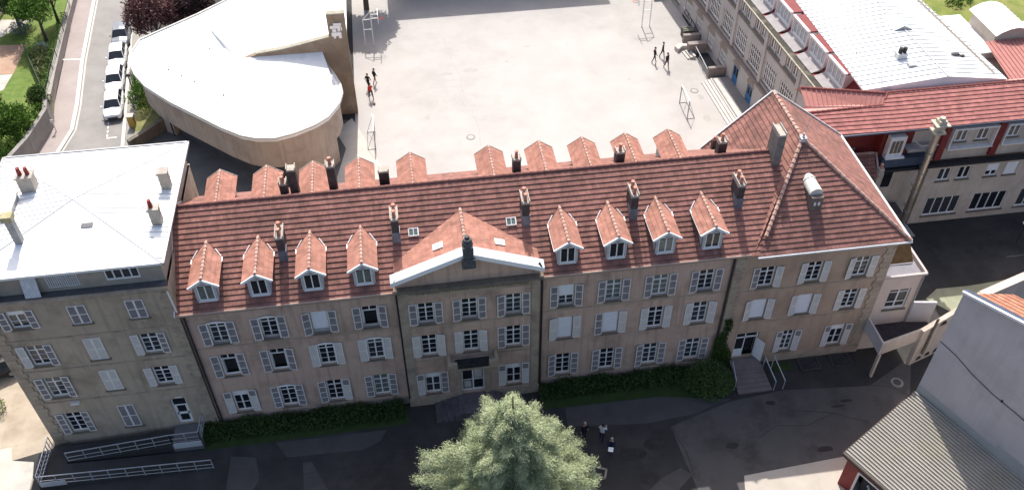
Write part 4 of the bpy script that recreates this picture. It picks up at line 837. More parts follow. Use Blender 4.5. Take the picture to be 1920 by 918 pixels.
for i in range(250):
    f = (i+.5)/250; zb = 1.0+(tz-1.2)*(1-(1-f)**.9) if False else 1.2+(tz-1.5)*f
    d = tz-zb; a = i*2.39996+rng.normal()*.2; R_ = min(5.2, .22+.66*d+.9*(rng.random() < .10)*min(1, d/1.5))*(.66+.50*rng.random())*(1-.50*max(0, math.cos(a-.2))*max(.25, 1-d/9))
    dirv = np.array([math.cos(a), math.sin(a), 0]); up_ = .34*R_ if f > .8 else .12*R_
    tip = np.array([tx, ty, zb])+dirv*R_+np.array([0, 0, up_-.11*R_])
    if i % 3 == 0: q.tube((tx, ty, zb), tuple(tip*.9+np.array([tx, ty, zb])*.1), .05, .012, 5, False)
    ns = int(24+30*R_)
    for j in range(ns):
        t = .18+.82*rng.random()**.75; side = np.array([-dirv[1], dirv[0], 0]); wd = .21*R_*(1.1-t)*.8+.07
        c = np.array([tx, ty, zb])*(1-t)+tip*t+side*rng.normal()*wd*.6+np.array([0, 0, .10*math.sin(t*3)*R_*.4-abs(rng.normal())*.22-.16*R_*t**2*.5])
        m_ = 26; p = c+rng.normal(size=(m_, 3))*np.array([.13, .13, .06]); Pc.append(p); Nc.append(np.repeat((dirv+side*rng.normal()*.5+np.array([0, 0, .25-.7*(t > .8)*rng.random()]))[None], m_, 0))
q.build('trunk', BARK, CT)
Pc = np.vstack(Pc); Nc = np.vstack(Nc); keep = Pc[:, 2] > .3; Pc = Pc[keep]; Nc = Nc[keep]
leafmesh('crown', Pc, Nc*1.2, .15, CON_L, CT, aspect=.16)

# ---------------------------------------------------------------- curved hall
CH = thing('curved_hall', 'low hall with curved wall and white two-level roof beside the yard', 'building', (-1, 33, 0))
low = [(-11.9, 38.6), (-11.85, 37.3), (-11.47, 35.99), (-11.07, 34.84), (-9.85, 32.75), (-8.5, 31.2), (-7.35, 29.93), (-5.13, 27.83), (-2.75, 25.58), (-1.04, 24.22), (0.16, 23.68), (1.66, 23.45), (3.25, 23.94), (4.85, 24.81), (5.94, 25.79), (6.83, 27.6), (7.13, 29.16), (6.96, 30.5), (6.39, 32.3), (5.6, 34.3), (7.6, 34.3), (7.6, 47), (6.5, 50), (2, 52), (-3.0, 48.3), (-6.68, 44.73), (-8.96, 42.85), (-10.29, 41.78), (-11.5, 40.71)]
RZ = 5.7
def inset(pts, d):
    c = Vector((sum(p[0] for p in pts)/len(pts), sum(p[1] for p in pts)/len(pts))); out = []; n = len(pts)
    for i in range(n):
        a = Vector(pts[i-1]); p = Vector(pts[i]); b = Vector(pts[(i+1) % n]); t = ((p-a).normalized()+(b-p).normalized()); t = t.normalized() if t.length > 1e-6 else (b-p).normalized()
        nn = Vector((-t.y, t.x)); out.append((p.x+nn.x*d, p.y+nn.y*d))
    return out
def fan(m, pts, z, flip=False):
    from mathutils.geometry import tessellate_polygon
    vs_ = [Vector((p[0], p[1], 0)) for p in pts]
    for t in tessellate_polygon([vs_]):
        tr = [pts[i] for i in t]; ar = (tr[1][0]-tr[0][0])*(tr[2][1]-tr[0][1])-(tr[1][1]-tr[0][1])*(tr[2][0]-tr[0][0])
        if (ar < 0) != flip: tr = tr[::-1]
        m.poly([(*p, z) for p in tr])
def ring(m, pts, z0, z1):
    n = len(pts)
    for i in range(n): a = pts[i]; b = pts[(i+1) % n]; m.poly([(*a, z0), (*b, z0), (*b, z1), (*a, z1)])
q = M(); fan(q, low, RZ); fan(q, low, RZ-.3, True); ring(q, low, RZ-.3, RZ); q.build('roof', ZIN, CH)
q = M(); i1 = inset(low, .16)
for i in range(len(low)):
    if 19 <= i <= 20: continue
    a = low[i]; b = low[(i+1) % len(low)]; q.bar((*a, RZ+.05), (*b, RZ+.05), .16, .14)
q.build('roof_edge', mat('pale_roof_edge', (.5, .48, .44), (.6, .58, .54), 2), CH)
q = M(); i2 = inset(low, .45)
for i in range(len(low)):
    if 18 <= i <= 20: continue
    a = i2[i]; b = i2[(i+1) % len(low)]; q.bar((*a, RZ+.02), (*b, RZ+.02), .05, .05)
q.build('roof_gutter_line', GUT, CH)
i3 = inset(low, .35); q = M(); ring(q, i3, 2.5, RZ-.3); fan(q, i3, 2.5, True); q.build('curved_wall', RND, CH)
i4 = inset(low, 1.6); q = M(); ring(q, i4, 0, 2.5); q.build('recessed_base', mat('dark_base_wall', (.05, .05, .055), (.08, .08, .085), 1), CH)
q = M(); q.prism([(-9.6, 33.9), (-8.7, 33.2), (-8.0, 34.3), (-9.2, 35.4)], 0, RZ-.35); q.prism([(2.6, 24.2), (5.0, 25.3), (6.2, 27.2), (5.5, 28), (3, 26)], 0, RZ-.35); q.build('buttress_wall', RND, CH)
q = M(); q.tube((-8.75, 32.85, .2), (-8.75, 32.45, RZ-.4), .07, n=6); q.build('downpipe', DRK, CH)
q = M(); q.poly([(-4.6, 31.4, RZ+.01), (6.25, 31.6, RZ+.01), (5.56, 34.22, 6.85), (-1.75, 34.22, 6.9)]);  q.poly([(-4.6, 31.4, RZ), (-1.75, 34.22, 6.9), (-1.75, 34.22, RZ)]); q.poly([(-4.6, 31.4, RZ), (-1.75, 34.22, 6.9), (-3.2, 36.6, 6.6), (-5.6, 34.5, RZ)]); q.build('roof_rise', ZIN, CH); q = M(); q.poly([(6.25, 31.6, RZ), (5.56, 34.22, RZ), (5.56, 34.22, 6.85)]); q.build('side_wall', BRS, CH)
up_ = [(-1.75, 34.55), (2.5, 34.35), (5.9, 34.32), (7.55, 34.32), (7.5, 41.4), (7.0, 43.2), (6.2, 44.5), (3, 47), (-2.6, 45.8), (-5.0, 41.3)]
q = M(); zt = [6.45, 6.9, 7.4, 7.5, 7.4, 7.2, 7.0, 6.6, 6.0, 5.95]
q.poly([(*p, z) for p, z in zip(up_, zt)])
for i in range(len(up_)): j = (i+1) % len(up_); q.poly([(*up_[i], RZ-.1), (*up_[j], RZ-.1), (*up_[j], zt[j]), (*up_[i], zt[i])])
q.build('upper_roof', ZIN, CH)
q = M(); fy = 34.22     # stone front wall with tower block
pts = [(-1.9, RZ), (5.55, RZ), (5.55, 0), (7.9, 0), (7.9, 10.35), (6.35, 10.3), (6.35, 8.2), (5.0, 7.95), (2.3, 7.35), (-.2, 7.1), (-1.9, 6.5)]
q.poly([(x, fy, z) for x, z in pts]); q.poly([(x, fy+.5, z) for x, z in pts][::-1])
for i in range(len(pts)): a = pts[i]; b = pts[(i+1) % len(pts)]; q.poly([(a[0], fy, a[1]), (a[0], fy+.5, a[1]), (b[0], fy+.5, b[1]), (b[0], fy, b[1])])
q.poly([(7.9, fy+.5, 0), (7.2, 46, 0), (7.2, 46, 7.3), (7.9, fy+.5, 7.6)])
q.build('stone_wall', BRS, CH)
q = M(); q.box(6.35, 7.95, fy-.02, fy+.55, 10.36, 10.5); q.bar((2.3, fy+.25, 7.42), (6.3, fy+.25, 8.25), .5, .1); q.bar((-.2, fy+.25, 7.15), (2.3, fy+.25, 7.42), .5, .1); q.build('wall_coping', mat('lichened_coping', (.27, .25, .19), (.40, .37, .30), 3), CH)
q = M(); 
for x, z, a, b in ((6.55, 9.1, .95, .28), (6.7, 8.75, .35, .3), (7.15, 8.8, .25, .3), (6.6, 8.35, .85, .36), (6.75, 8.15, .2, .2), (7.2, 8.12, .25, .24), (6.85, 9.4, .7, .2), (7.45, 8.9, .12, .35)): q.box(x, x+a, fy-.1, fy-.001, z, z+b)
q.build('white_relief', WHT, CH)
q = M()
for x, y in ((-8.2, 35.2), (-6.95, 34.0), (-5.7, 32.9), (-4.4, 31.7), (-3.0, 30.4), (-4.9, 38.2), (-3.6, 37.0), (-2.3, 35.9), (-1.0, 34.1), (-.6, 33.4)): q.tube((x, y, RZ), (x, y, RZ+.14), .07, .07, 8)
q.build('roof_vent', GUT, CH)
q = M(); q.prism([(-12.6, 31.6), (-12.3, 31.3), (-9.6, 34.4), (-9.9, 34.7)], 0, 1.1); tag(q.build('low_wall', STD, org=(-11, 33, 0)), 'low stone wall between the shrub and the curved hall', 'wall')

# ---------------------------------------------------------------- street side: cars, walls, garden
CARW = []
def car(loc, rz, label, body, kind='hatch'):
    t = thing('parked_car', label, 'car', loc, rz, 'cars parked along the kerb'); Wd = .86
    def prof(pts, ws, z_off=0): return pts
    # stations along local +y (front = -y): (y, half width, z sill, z shoulder)
    st_ = [(-2.05, .58, .38, .58), (-1.98, .74, .30, .70), (-1.6, .84, .26, .82), (-1.0, .86, .25, .92), (0, .87, .25, .96), (1.1, .87, .25, .98), (1.75, .84, .28, .98), (2.0, .76, .34, .90), (2.06, .62, .42, .75)]
    m = M(); rings_ = []
    for y, hw, z0, z1 in st_: rings_.append([(-hw*.92, y, z0), (-hw, y, z0+.18), (-hw, y, z1-.16), (-hw*.88, y, z1), (0, y, z1+.05), (hw*.88, y, z1), (hw, y, z1-.16), (hw, y, z0+.18), (hw*.92, y, z0)])
    for i in range(len(rings_)-1):
        for j in range(8): m.poly([rings_[i][j], rings_[i][j+1], rings_[i+1][j+1], rings_[i+1][j]])
        m.poly([rings_[i][8], rings_[i][0], rings_[i+1][0], rings_[i+1][8]])
    m.poly(rings_[0]); m.poly(rings_[-1][::-1])
    # roof panel
    rs = [(-.35, .60, 1.40), (.1, .62, 1.47), (.8, .62, 1.46), (1.35, .58, 1.40)]
    for i in range(3):
        y0, w0, z0 = rs[i]; y1, w1, z1 = rs[i+1]
        m.poly([(-w0, y0, z0), (0, y0, z0+.03), (0, y1, z1+.03), (-w1, y1, z1)][::-1]); m.poly([(w0, y0, z0), (0, y0, z0+.03), (0, y1, z1+.03), (w1, y1, z1)])
    for s in (-1, 1):
        for a, b in (((s*.76, -1.02, .93), (s*.60, -.35, 1.41)), ((s*.78, .35, .97), (s*.62, .35, 1.45)), ((s*.76, 1.75, .97), (s*.58, 1.35, 1.40))): m.bar(a, b, .06, .06)
    bo = m.build('body', body, t, local=True)
    g_ = M(); g_.poly([(-.74, -1.05, .94), (.74, -1.05, .94), (.59, -.36, 1.39), (-.59, -.36, 1.39)]); ws = g_.build('windscreen', GLA, t, local=True)
    g_ = M(); g_.poly([(.72, 1.80, .97), (-.72, 1.80, .97), (-.57, 1.36, 1.39), (.57, 1.36, 1.39)]); g_.build('rear_window', GLA, t, local=True)
    for s in (-1, 1):
        g_ = M(); g_.poly([(s*.765, -.98, .95), (s*.60, -.36, 1.39), (s*.585, 1.34, 1.39), (s*.765, 1.7, .97)]); g_.build('side_window', GLA, t, local=True)
        g_ = M(); g_.box(min(s*.86, s*1.0), max(s*.86, s*1.0), -.85, -.72, .95, 1.07); g_.build('wing_mirror', body, t, local=True)
        g_ = M(); g_.poly([(s*.45, -2.055, .52), (s*.70, -2.02, .54), (s*.74, -1.88, .74), (s*.48, -1.97, .70)]); g_.build('headlight', mat('headlight_glass', (.4, .42, .45), (.5, .52, .55), 3, rough=.1), t, local=True)
        for y in (-1.28, 1.25):
            g_ = M(); g_.tube((s*.70, y, .32), (s*.885, y, .32), .32, n=16); wh = g_.build('wheel', DRK, t, local=True)
            g_ = M(); g_.tube((s*.88, y, .32), (s*.895, y, .32), .19, n=12); g_.build('rim', GUT, wh, local=True)
    g_ = M(); g_.box(-.42, .42, -2.075, -2.03, .34, .52); g_.build('grille', DRK, t, local=True)
    return t
CWH = mat('white_car_paint', (.72, .73, .74), (.78, .79, .80), 1, rough=.25, spec=.6); CSL = mat('silver_car_paint', (.15, .165, .19), (.20, .215, .245), 1, rough=.3, metal=.3, spec=.5)
car((-14.95, 38.2, 0), R(6), 'white hatchback at the near end of the parked row', CWH)
car((-15.55, 42.6, 0), R(6), 'white car second in the row, behind the nearest white one', CWH)
car((-16.0, 46.9, 0), R(6), 'white car third in the row, just in front of the silver one', CWH)
car((-16.35, 51.2, 0), R(5), 'silver grey car at the far end of the parked row', CSL)
q = M(); strip(q, [(-23.2, 64), (-22.3, 52), (-21.6, 44), (-21.0, 38.6)], .35, 0, 1.0); q.cur = 1; strip(q, [(-23.2, 64), (-22.3, 52), (-21.6, 44), (-21.0, 38.6)], .5, 1.0, 1.08)
tag(q.build('garden_wall', [mat('pink_garden_wall', (.27, .23, .215), (.34, .29, .27), 1), mat('wall_coping_grey', (.25, .24, .2), (.33, .31, .27), 2)], org=(-22, 50, 0)), 'long pinkish garden wall along the left pavement', 'wall')
q = M(); a = [(-20.7, 38.0), (-20.35, 36.2), (-21.0, 32.0), (-22.4, 27.5)]; strip(q, a, .4, 0, 2.0); tag(q.build('retaining_wall', mat('grey_retaining_wall', (.22, .205, .19), (.30, .28, .26), 1), org=(-21.5, 35, 0)), 'grey retaining wall under bushes at the road bend', 'wall')
q = M(); 
for i in range(8): y = 57-i*2.5; q.bar((-20.9-.09*(i-4)*-1.0, y, 0) if False else (-22.0-(y-50)*.07, y, 1.05), (-22.0-(y-50)*.07, y, 1.9), .05)
q.bar((-22.6, 58, 1.85), (-21.3, 40, 1.85), .03); q.bar((-22.6, 58, 1.4), (-21.3, 40, 1.4), .03); tag(q.build('wire_fence', DRK, org=(-22, 50, 0)), 'thin dark wire fence standing on the garden wall', 'fence')
q = M(); q.bar((-25.9, 50.2, .5), (-22.2, 41.8, .5), .08, 1.0)
tag(q.build('garden_fence', mat('dark_green_mesh', (.03, .045, .035), (.05, .07, .055), 3), org=(-24, 46, 0)), 'dark diagonal garden fence across the lawn', 'fence')
tree('garden_tree', 'leafy green tree at the top left behind the garden patio', (-24.3, 52.2, 0), 5.6, 2.3, LGR, 5200, .28)
tree('garden_tree', 'dark green tree at the far left beyond the pale patio', (-27.8, 55.6, 0), 5.6, 2.8, LDG, 5200, .3)
tree('garden_tree', 'olive green tree beside the pavement at the top of the garden', (-23.9, 56.0, 0), 5.2, 1.9, LOL, 3200, .28)
tree('bend_tree', 'bright green bushy tree above the retaining wall', (-22.9, 34.2, 0), 4.2, 2.1, LGR, 7000, .24, 14)
tree('bend_tree', 'deep green tree left of the bright bushy one at the garden corner', (-25.6, 35.6, 0), 4.6, 2.4, LDG, 7000, .26, 14)
tree('bend_tree', 'lower green tree closest to the townhouse roof corner', (-24.6, 31.0, 0), 3.8, 2.3, LGR, 7000, .24, 14)
tree('small_tree', 'small dark tree at the end of the garden hedge by the wall corner', (-21.7, 38.4, 0), 3.0, 1.3, LDG, 3000, .2)
shrub('garden_shrub', 'grey-green shrubs beside the diagonal garden fence', [(-23.7, 48.3, .7, 1.0, .8), (-23.3, 46.6, .6, .9, .7), (-22.9, 45, .6, .7, .7)], LOL, n=1500, size=.24)
shrub('pale_shrub', 'pale silvery round shrub on the garden lawn', [(-23.9, 49.6, .8, .55, .45)], mat('silver_leaves', (.26, .32, .27), (.38, .44, .38), 3), n=420, size=.16)
shrub('patio_shrub', 'blue-grey shrub between the two garden patios', [(-27.3, 54.0, .7, .8, .8), (-26.9, 55.0, .7, .7, .7)], mat('blue_grey_leaves', (.10, .13, .13), (.24, .28, .28), 3), n=700, size=.22)
P = np.stack([rng.uniform(-22.75, -22.2, 2600), rng.uniform(40, 56, 2600), rng.uniform(.05, 1.25, 2600)], 1); P[:, 0] -= (P[:, 1]-48)*.07
tag(leafmesh('garden_hedge', P, None, .2, LGR, org=(-22.4, 48, 0)), 'narrow light green hedge inside the garden wall', 'hedge')
tree('purple_tree', 'dark purple leaved tree between the street and the curved hall', (-12.0, 48.6, 0), 6.4, 2.7, LPU, 10000, .3, 16)
tree('purple_tree', 'purple leaved tree further right behind the curved hall roof', (-7.6, 50.2, 0), 6.0, 2.8, mat('brown_purple_leaves', (.035, .02, .02), (.09, .05, .05), 1), 9000, .3, 14)
shrub('street_shrub', 'bright green shrub between the pavement and the curved hall', [(-12.4, 38.3, 1.1, 1.15, 1.3), (-12.9, 41.5, .9, .8, 1.0), (-12.8, 40.2, .8, .7, .9)], LGR, n=2600, size=.22)
sheet('shrub_bed', [(-13.1, 44), (-11.2, 42), (-10.4, 37), (-11.2, 34.6), (-12.8, 34.2)], .012, MOS)
q = M(); q.box(-13.15, -12.6, 35.0, 35.55, 0, 1.15); q.cur = 1; q.box(-13.2, -12.55, 34.95, 35.6, 1.15, 1.22); tag(q.build('utility_box', [mat('yellow_box', (.42, .27, .07), (.5, .33, .1), 2), CON], org=(-12.9, 35.3, 0)), 'small ochre utility cabinet beside the kerb', 'cabinet')
q = M(); q.tube((-13.35, 39.9, 0), (-13.35, 39.9, 2.6), .06, .05, 8); q.box(-13.5, -13.2, 39.85, 39.95, 2.45, 2.7)
tag(q.build('street_post', DRK, org=(-13.35, 39.9, 0)), 'thin dark metal post between the parked cars and the shrubs', 'post')
q = M(); q.tube((-19.8, 35.5, 0), (-19.8, 35.5, 1.0), .05, .05, 6); q.box(-19.95, -19.65, 35.46, 35.5, .9, 1.3); tag(q.build('small_sign', WHS, org=(-19.8, 35.5, 0)), 'small pale sign post at the foot of the retaining wall', 'sign')
q = M(); q.tube((-26, 29, 9.2), (-24.3, 62, 10.2), .018, .018, 4); q.tube((-26.6, 29, 9.2), (-25.2, 62, 10.2), .018, .018, 4); 
HS = thing('garden_house', 'corner of a pale house at the far left beyond the garden', 'house', (-33, 58, 0)); q = M(); q.box(-37, -30.4, 57, 64, 0, 4.2); q.build('wall', PNK, HS); q = M(); q.poly([(-37.3, 56.6, 4.1), (-30.0, 56.6, 4.1), (-30.0, 60.5, 6), (-37.3, 60.5, 6)]); q.poly([(-30.0, 64.4, 4.1), (-37.3, 64.4, 4.1), (-37.3, 60.5, 6), (-30.0, 60.5, 6)]); q.build('roof', TIL2, HS)
shrub('wall_shrubs', 'low green bushes spilling over the top of the retaining wall', [(-21.0, 36.6, 1.5, .7, .9), (-21.3, 35.0, 1.6, .8, .9), (-21.6, 33.4, 1.6, .8, .9), (-21.9, 31.8, 1.5, .8, .9), (-22.6, 30.2, 1.3, .9, .9)], LGR, 'bushes', n=5200, size=.2)
shrub('path_bush', 'bright green bush at the left edge of the sandy path', [(-16.9, 3.2, .5, .7, .6), (-17.6, 2.6, .5, .8, .6)], LGR, n=900, size=.16)
tree('path_tree', 'dark green tree left of the townhouse wall', (-17.4, 9.3, 0), 4.2, 1.8, LDG, 2200, .26)
car((-18.0, 6.6, 0), R(-70), 'dark grey car partly in view left of the townhouse', mat('charcoal_car_paint', (.035, .035, .04), (.05, .05, .055), 1, rough=.3))

# ---------------------------------------------------------------- yard wing (right of the courtyard)
YW = thing('yard_wing', 'long school wing facing the yard with arched doors and white roof', 'building', (46, 35, 0))
K = -.073
def TX(dx=0): return lambda u, n, z: (44.35+dx+K*(u-30)-n, u, z)
tx = TX(); rzw = math.atan2(-1, -K)+0   # along local +x -> direction of decreasing u
RZW = math.atan2(-1, .073)              # local x axis points towards -y
U0, U1 = 16.0, 66
big = [23.7+3.2*i for i in range(13)]; hb = []
for u in big: hb += [(u-1.15, u+1.15, 4.15, 6.2)]
for u in big: hb += [(u-1.1, u-.1, 7.6, 8.7), (u+.1, u+1.1, 7.6, 8.7)]
arch = [20.4, 26.6]+[36.35+3.2*i for i in range(9)]
for u in arch: hb += [(u-.75, u+.75, .75, 2.3)]
doors = [33.1, 29.8]
for u in doors: hb += [(u-.6, u+.6, .1, 2.4)]
q = M(); wallgrid(q, U0, U1, -.1, 9.2, hb, tx, .25); q.poly([tx(U0, 0, 0), tx(U0, 0, 9.2), tx(U0, -13, 9.2), tx(U0, -13, 0)]); q.build('wall', mat('light_grey_render', (.37, .34, .32), (.44, .41, .385), .7, c3=(.30, .275, .26), s3=.5, a3=.5), YW)
q = M()
for z, p in ((3.45, .28), (3.2, .16), (7.15, .06)): 
    a, b, c, d = tx(U0, p, z), tx(U1, p, z), tx(U1, 0, z), tx(U0, 0, z); h_ = .2
    q.poly([a, b, (b[0], b[1], z+h_), (a[0], a[1], z+h_)]); q.poly([(a[0], a[1], z+h_), (b[0], b[1], z+h_), (c[0], c[1], z+h_), (d[0], d[1], z+h_)]); q.poly([a, d, c, b])
q.build('string_course', mat('brown_moulding', (.17, .135, .125), (.23, .185, .17), 1.5), YW)
q = M()
for i in range(7):
    u = 22.1+6.4*i
    a = [tx(u-.25, 0, 3.66), tx(u+.25, 0, 3.66), tx(u+.25, .12, 3.66), tx(u-.25, .12, 3.66)]; 
    for j in range(4): p = a[j]; r2 = a[(j+1) % 4]; q.poly([p, r2, (r2[0], r2[1], 9.1), (p[0], p[1], 9.1)])
q.build('pilaster', mat('light_grey_render', (0, 0, 0)), YW)
def ly(u, d=0): return 44.35+d+K*(u-30)
for u in big:
    if u < 52: window(YW, ly(u), u, 4.15, 2.3, 2.05, 'grid5', None, rz=RZW, depth=.12)
    if u < 46:
        for s in (-.6, .6): window(YW, ly(u+s), u+s, 7.6, 1.0, 1.1, 'plain2', None, rz=RZW, depth=.16, glass=mat('brown_glass', (.12, .10, .09), (.2, .17, .155), 3, rough=.2))
ARM = mat('brown_arch_surround', (.22, .18, .15), (.30, .25, .21), 2)
def archpart(u, z0, w_, top):
    m = M(); n = 10
    for i in range(n):
        a0 = PI*i/n; a1 = PI*(i+1)/n
        m.poly([tx(u+math.cos(a)*r0, .04, z0+math.sin(a)*r0*.9) for a, r0 in ((a0, w_/2), (a0, w_/2+.18), (a1, w_/2+.18), (a1, w_/2))])
        m.poly([tx(u+math.cos(a0)*w_/2, .03, z0+math.sin(a0)*w_/2*.9), tx(u+math.cos(a1)*w_/2, .03, z0+math.sin(a1)*w_/2*.9), tx(u, .03, z0)])
    return m.build('arch_surround', ARM, YW)
for u in arch:
    if u < 52: window(YW, ly(u), u, .75, 1.5, 1.55, 'grid5', None, rz=RZW, depth=.12, glass=CUR); archpart(u, 2.3, 1.5, 0)
for u in doors:
    f = M(); f.box(-.6, .6, -.03, .03, 0, 2.3); f.cur = 1; f.box(-.45, -.08, -.04, -.031, 1.2, 2.1); f.box(.08, .45, -.04, -.031, 1.2, 2.1); f.build('door', [BLU, GLA], YW, loc=(ly(u)+.1, u, .12), rz=RZW); archpart(u, 2.4, 1.2, 0)
# gutter ledge, attic storey set back
q = M(); a, b = tx(U0, .35, 9.2), tx(U1, .35, 9.2); c, d = tx(U1, -.85, 9.2), tx(U0, -.85, 9.2)
q.poly([a, b, c, d]); q.poly([(p[0], p[1], 9.05) for p in (a, b, c, d)][::-1]); q.poly([(a[0], a[1], 9.05), (b[0], b[1], 9.05), b, a][::-1]); q.build('gutter_ledge', mat('mossy_gutter', (.03, .03, .026), (.07, .065, .05), 2.5, c3=(.2, .18, .13), s3=.7, a3=.7), YW)
q = M(); e0, e1 = tx(U0, .38, 9.22), tx(U1, .38, 9.22); q.bar(e0, e1, .1, .1); q.build('gutter', mat('gutter_bright', (.3, .27, .2), (.5, .46, .38), 4), YW)
at = [19.2+3.22*i for i in range(12)]; t5 = TX(.85)
q = M(); TM = TX(0)
q.poly([TM(U0, -.25, 9.215), TM(U1, -.25, 9.215), TM(U1, -.95, 9.215), TM(U0, -.95, 9.215)]); q.poly([TM(U0, -.95, 9.215), TM(U1, -.95, 9.215), TM(U1, -2.3, 11.1), TM(U0, -2.3, 11.1)]); q.poly([TM(U0, -.95, 9.2), TM(U0, -2.3, 11.1), TM(U0, -2.3, 9.2)]); q.build('mansard_slope', RED, YW)
for u in at:
    a = 1.4; q = M()
    q.poly([TM(u-a, -.22, 9.26), TM(u+a, -.22, 9.26), TM(u+a, -1.2, 9.62), TM(u-a, -1.2, 9.62)]); q.poly([TM(u-a, -.22, 9.26), TM(u-a, -1.2, 9.62), TM(u-a, -1.6, 9.4)]); q.poly([TM(u+a, -.22, 9.26), TM(u+a, -1.6, 9.4), TM(u+a, -1.2, 9.62)])
    q.build('apron', mat('light_grey_apron', (.28, .26, .26), (.36, .335, .33), 1.5), YW)
    q = M()
    def bx_(u0, u1, n0, n1, z0, z1):
        P = [TM(uu, -nn, zz) for zz in (z0, z1) for nn in (n0, n1) for uu in (u0, u1)]
        for fcs in ((0, 2, 3, 1), (4, 5, 7, 6), (0, 1, 5, 4), (1, 3, 7, 5), (3, 2, 6, 7), (2, 0, 4, 6)): q.poly([P[i] for i in fcs])
    bx_(u-a, u+a, 1.0, 1.25, 11.0, 11.16); bx_(u-a, u-a+.14, 1.12, 2.0, 9.55, 10.99); bx_(u+a-.14, u+a, 1.12, 2.0, 9.55, 10.99); bx_(u-a, u+a, 1.1, 1.3, 9.5, 9.66)
    q.build('bay_frame', mat('pinkish_white_frame', (.64, .58, .57), (.72, .66, .65), 2), YW, whole=True)
    q = M(); bx_(u-a+.02, u+a-.02, 1.26, 2.25, 11.02, 11.12); q.build('bay_roof', RED, YW)
    if u < 44: window(YW, ly(u, 1.2), u, 9.66, 2.5, 1.34, 'four', None, rz=RZW, depth=.04, sill=False, glass=mat('net_curtain_glass', (.34, .36, .37), (.52, .54, .55), 4, rough=.2))
# roof
za, zc = 11.16, 11.75
def RX(u): return 46.75-.008*(u-15)
RS = 15.5; q = M(); q.poly([(RX(RS), RS, za), (53.3, RS, zc), (52.2, 50, zc), (RX(60), 60, za)]); q.poly([(53.3, RS, zc), (58.3, RS-.1, 11.1), (57.4, 28, 11.1), (56.2, 50, 11.1), (52.2, 50, zc)]); q.poly([(RX(RS), RS, za-.15), (RX(RS), RS, za), (RX(60), 60, za), (RX(60), 60, za-.15)])
q.poly([(RX(RS), RS, 10.6), (58.3, RS, 10.6), (58.3, RS, 11.1), (53.3, RS, zc), (RX(RS), RS, za)]); q.build('roof', ZIN, YW)
q = M()
for i in range(1, 52):
    y = RS+i*.6; xr = 53.3-(y-RS)*.032
    if y < 46: q.bar((RX(y), y, za+.03), (xr, y+.0, zc+.03), .07, .05); q.bar((xr, y, zc+.03), (58.25-(y-RS)*.06, y+.0, 11.13), .07, .05)
q.bar((53.3, RS, zc+.05), (52.2, 50, zc+.05), .1, .04); q.build('roof_rib', mat('grey_sheet_rib', (.46, .46, .46), (.56, .56, .56), 1), YW)
q = M(); q.poly([(57.5, U0, 0), (55.9, 50, 0), (55.9, 50, 11.4), (57.5, U0, 11.4)]); q.build('rear_wall', BEI, YW)
def skl(): 
    m = M(); a = [(52.2, 24.8), (52.3, 22.4), (53.75, 22.4), (53.7, 25.0)]; zt_ = 12.1
    r = [(53.0, 24.9), (53.0, 22.4)]
    m.poly([(52.2, 24.8, 11.72), (52.2, 22.4, 11.72), (53.0, 22.4, zt_), (53.0, 24.8, zt_)]); m.poly([(53.8, 22.4, 11.72), (53.8, 24.8, 11.72), (53.0, 24.8, zt_), (53.0, 22.4, zt_)]); m.cur = 1; m.poly([(52.2, 22.4, 11.6), (53.8, 22.4, 11.6), (53.8, 22.4, 11.72), (53.0, 22.4, zt_), (52.2, 22.4, 11.72)]); return m
skl().build('skylight', [mat('pale_green_skylight', (.42, .48, .46), (.55, .60, .58), 2, rough=.2), GUT], YW)
q = M(); q.box(50.7, 51.5, 18.5, 19.1, 11.3, 12.0); q.cur = 1; q.tube((50.95, 18.8, 12.0), (50.95, 18.8, 12.45), .16, .16, 10); q.tube((51.3, 18.8, 12.0), (51.3, 18.8, 12.45), .16, .16, 10); q.build('roof_chimney', [ZIR, DRK], YW)
q = M(); q.box(51.1, 51.7, 17.3, 17.7, 11.5, 11.75); q.cur = 1; q.box(55.3, 55.9, 18.5, 18.75, 11.35, 11.6); q.box(55.95, 56.3, 18.4, 18.6, 11.3, 11.5); q.build('roof_vent', [GUT, DRK], YW)
for x, y in ((48.5, 16.3), (48.2, 20.2)): q = M(); q.tube((x, y, 11.2), (x-.1, y, 11.75), .03, .03, 6); q.bar((x-.1, y, 11.75), (x+.1, y, 11.85), .05); q.build('roof_pipe', GUT, YW)
# wide steps, terrace, basement stair walls
YS = thing('yard_steps', 'wide pale stone steps and terrace before the blue doors', 'steps', (42.6, 31, 0))
q = M(); q.prism([(42.75, 26), (44.6, 26), (44.3, 34.2), (42.3, 34.2)], 0, .5); q.build('terrace', mat('grey_terrace', (.16, .155, .16), (.2, .195, .2), 1), YS)
q = M()
for i in range(4): q.prism([(41.75+.27*i, 26.5), (42.02+.27*i, 26.5), (41.62+.27*i, 34.3), (41.35+.27*i, 34.3)], 0, .12+.12*i)
q.prism([(42.83, 26.5), (43.5, 26.5), (43.1, 34.2), (42.43, 34.2)], .5, .508); q.build('step', mat('pale_stone_step', (.46, .43, .39), (.55, .52, .48), 2), YS)
q = M(); q.prism([(42.0, 25.6), (43.4, 25.6), (43.4, 26.3), (42.0, 26.3)], 0, 1.1); q.build('side_wall', CON, YS)
BS = thing('basement_stairs', 'sunken basement stairs with concrete walls and rail by the arched windows', 'stairs', (42.8, 38, 0))
q = M(); q.prism([(42.2, 35.0), (43.9, 35.0), (43.9, 35.35), (42.2, 35.35)], 0, 1.15); q.prism([(41.5, 39.6), (43.4, 39.6), (43.4, 40.2), (41.5, 40.2)], 0, 1.1); q.prism([(41.6, 41.7), (43.3, 41.7), (43.3, 42.1), (41.6, 42.1)], 0, .9)
q.build('stair_wall', mat('stair_wall_concrete', (.24, .20, .185), (.31, .27, .25), 2), BS)
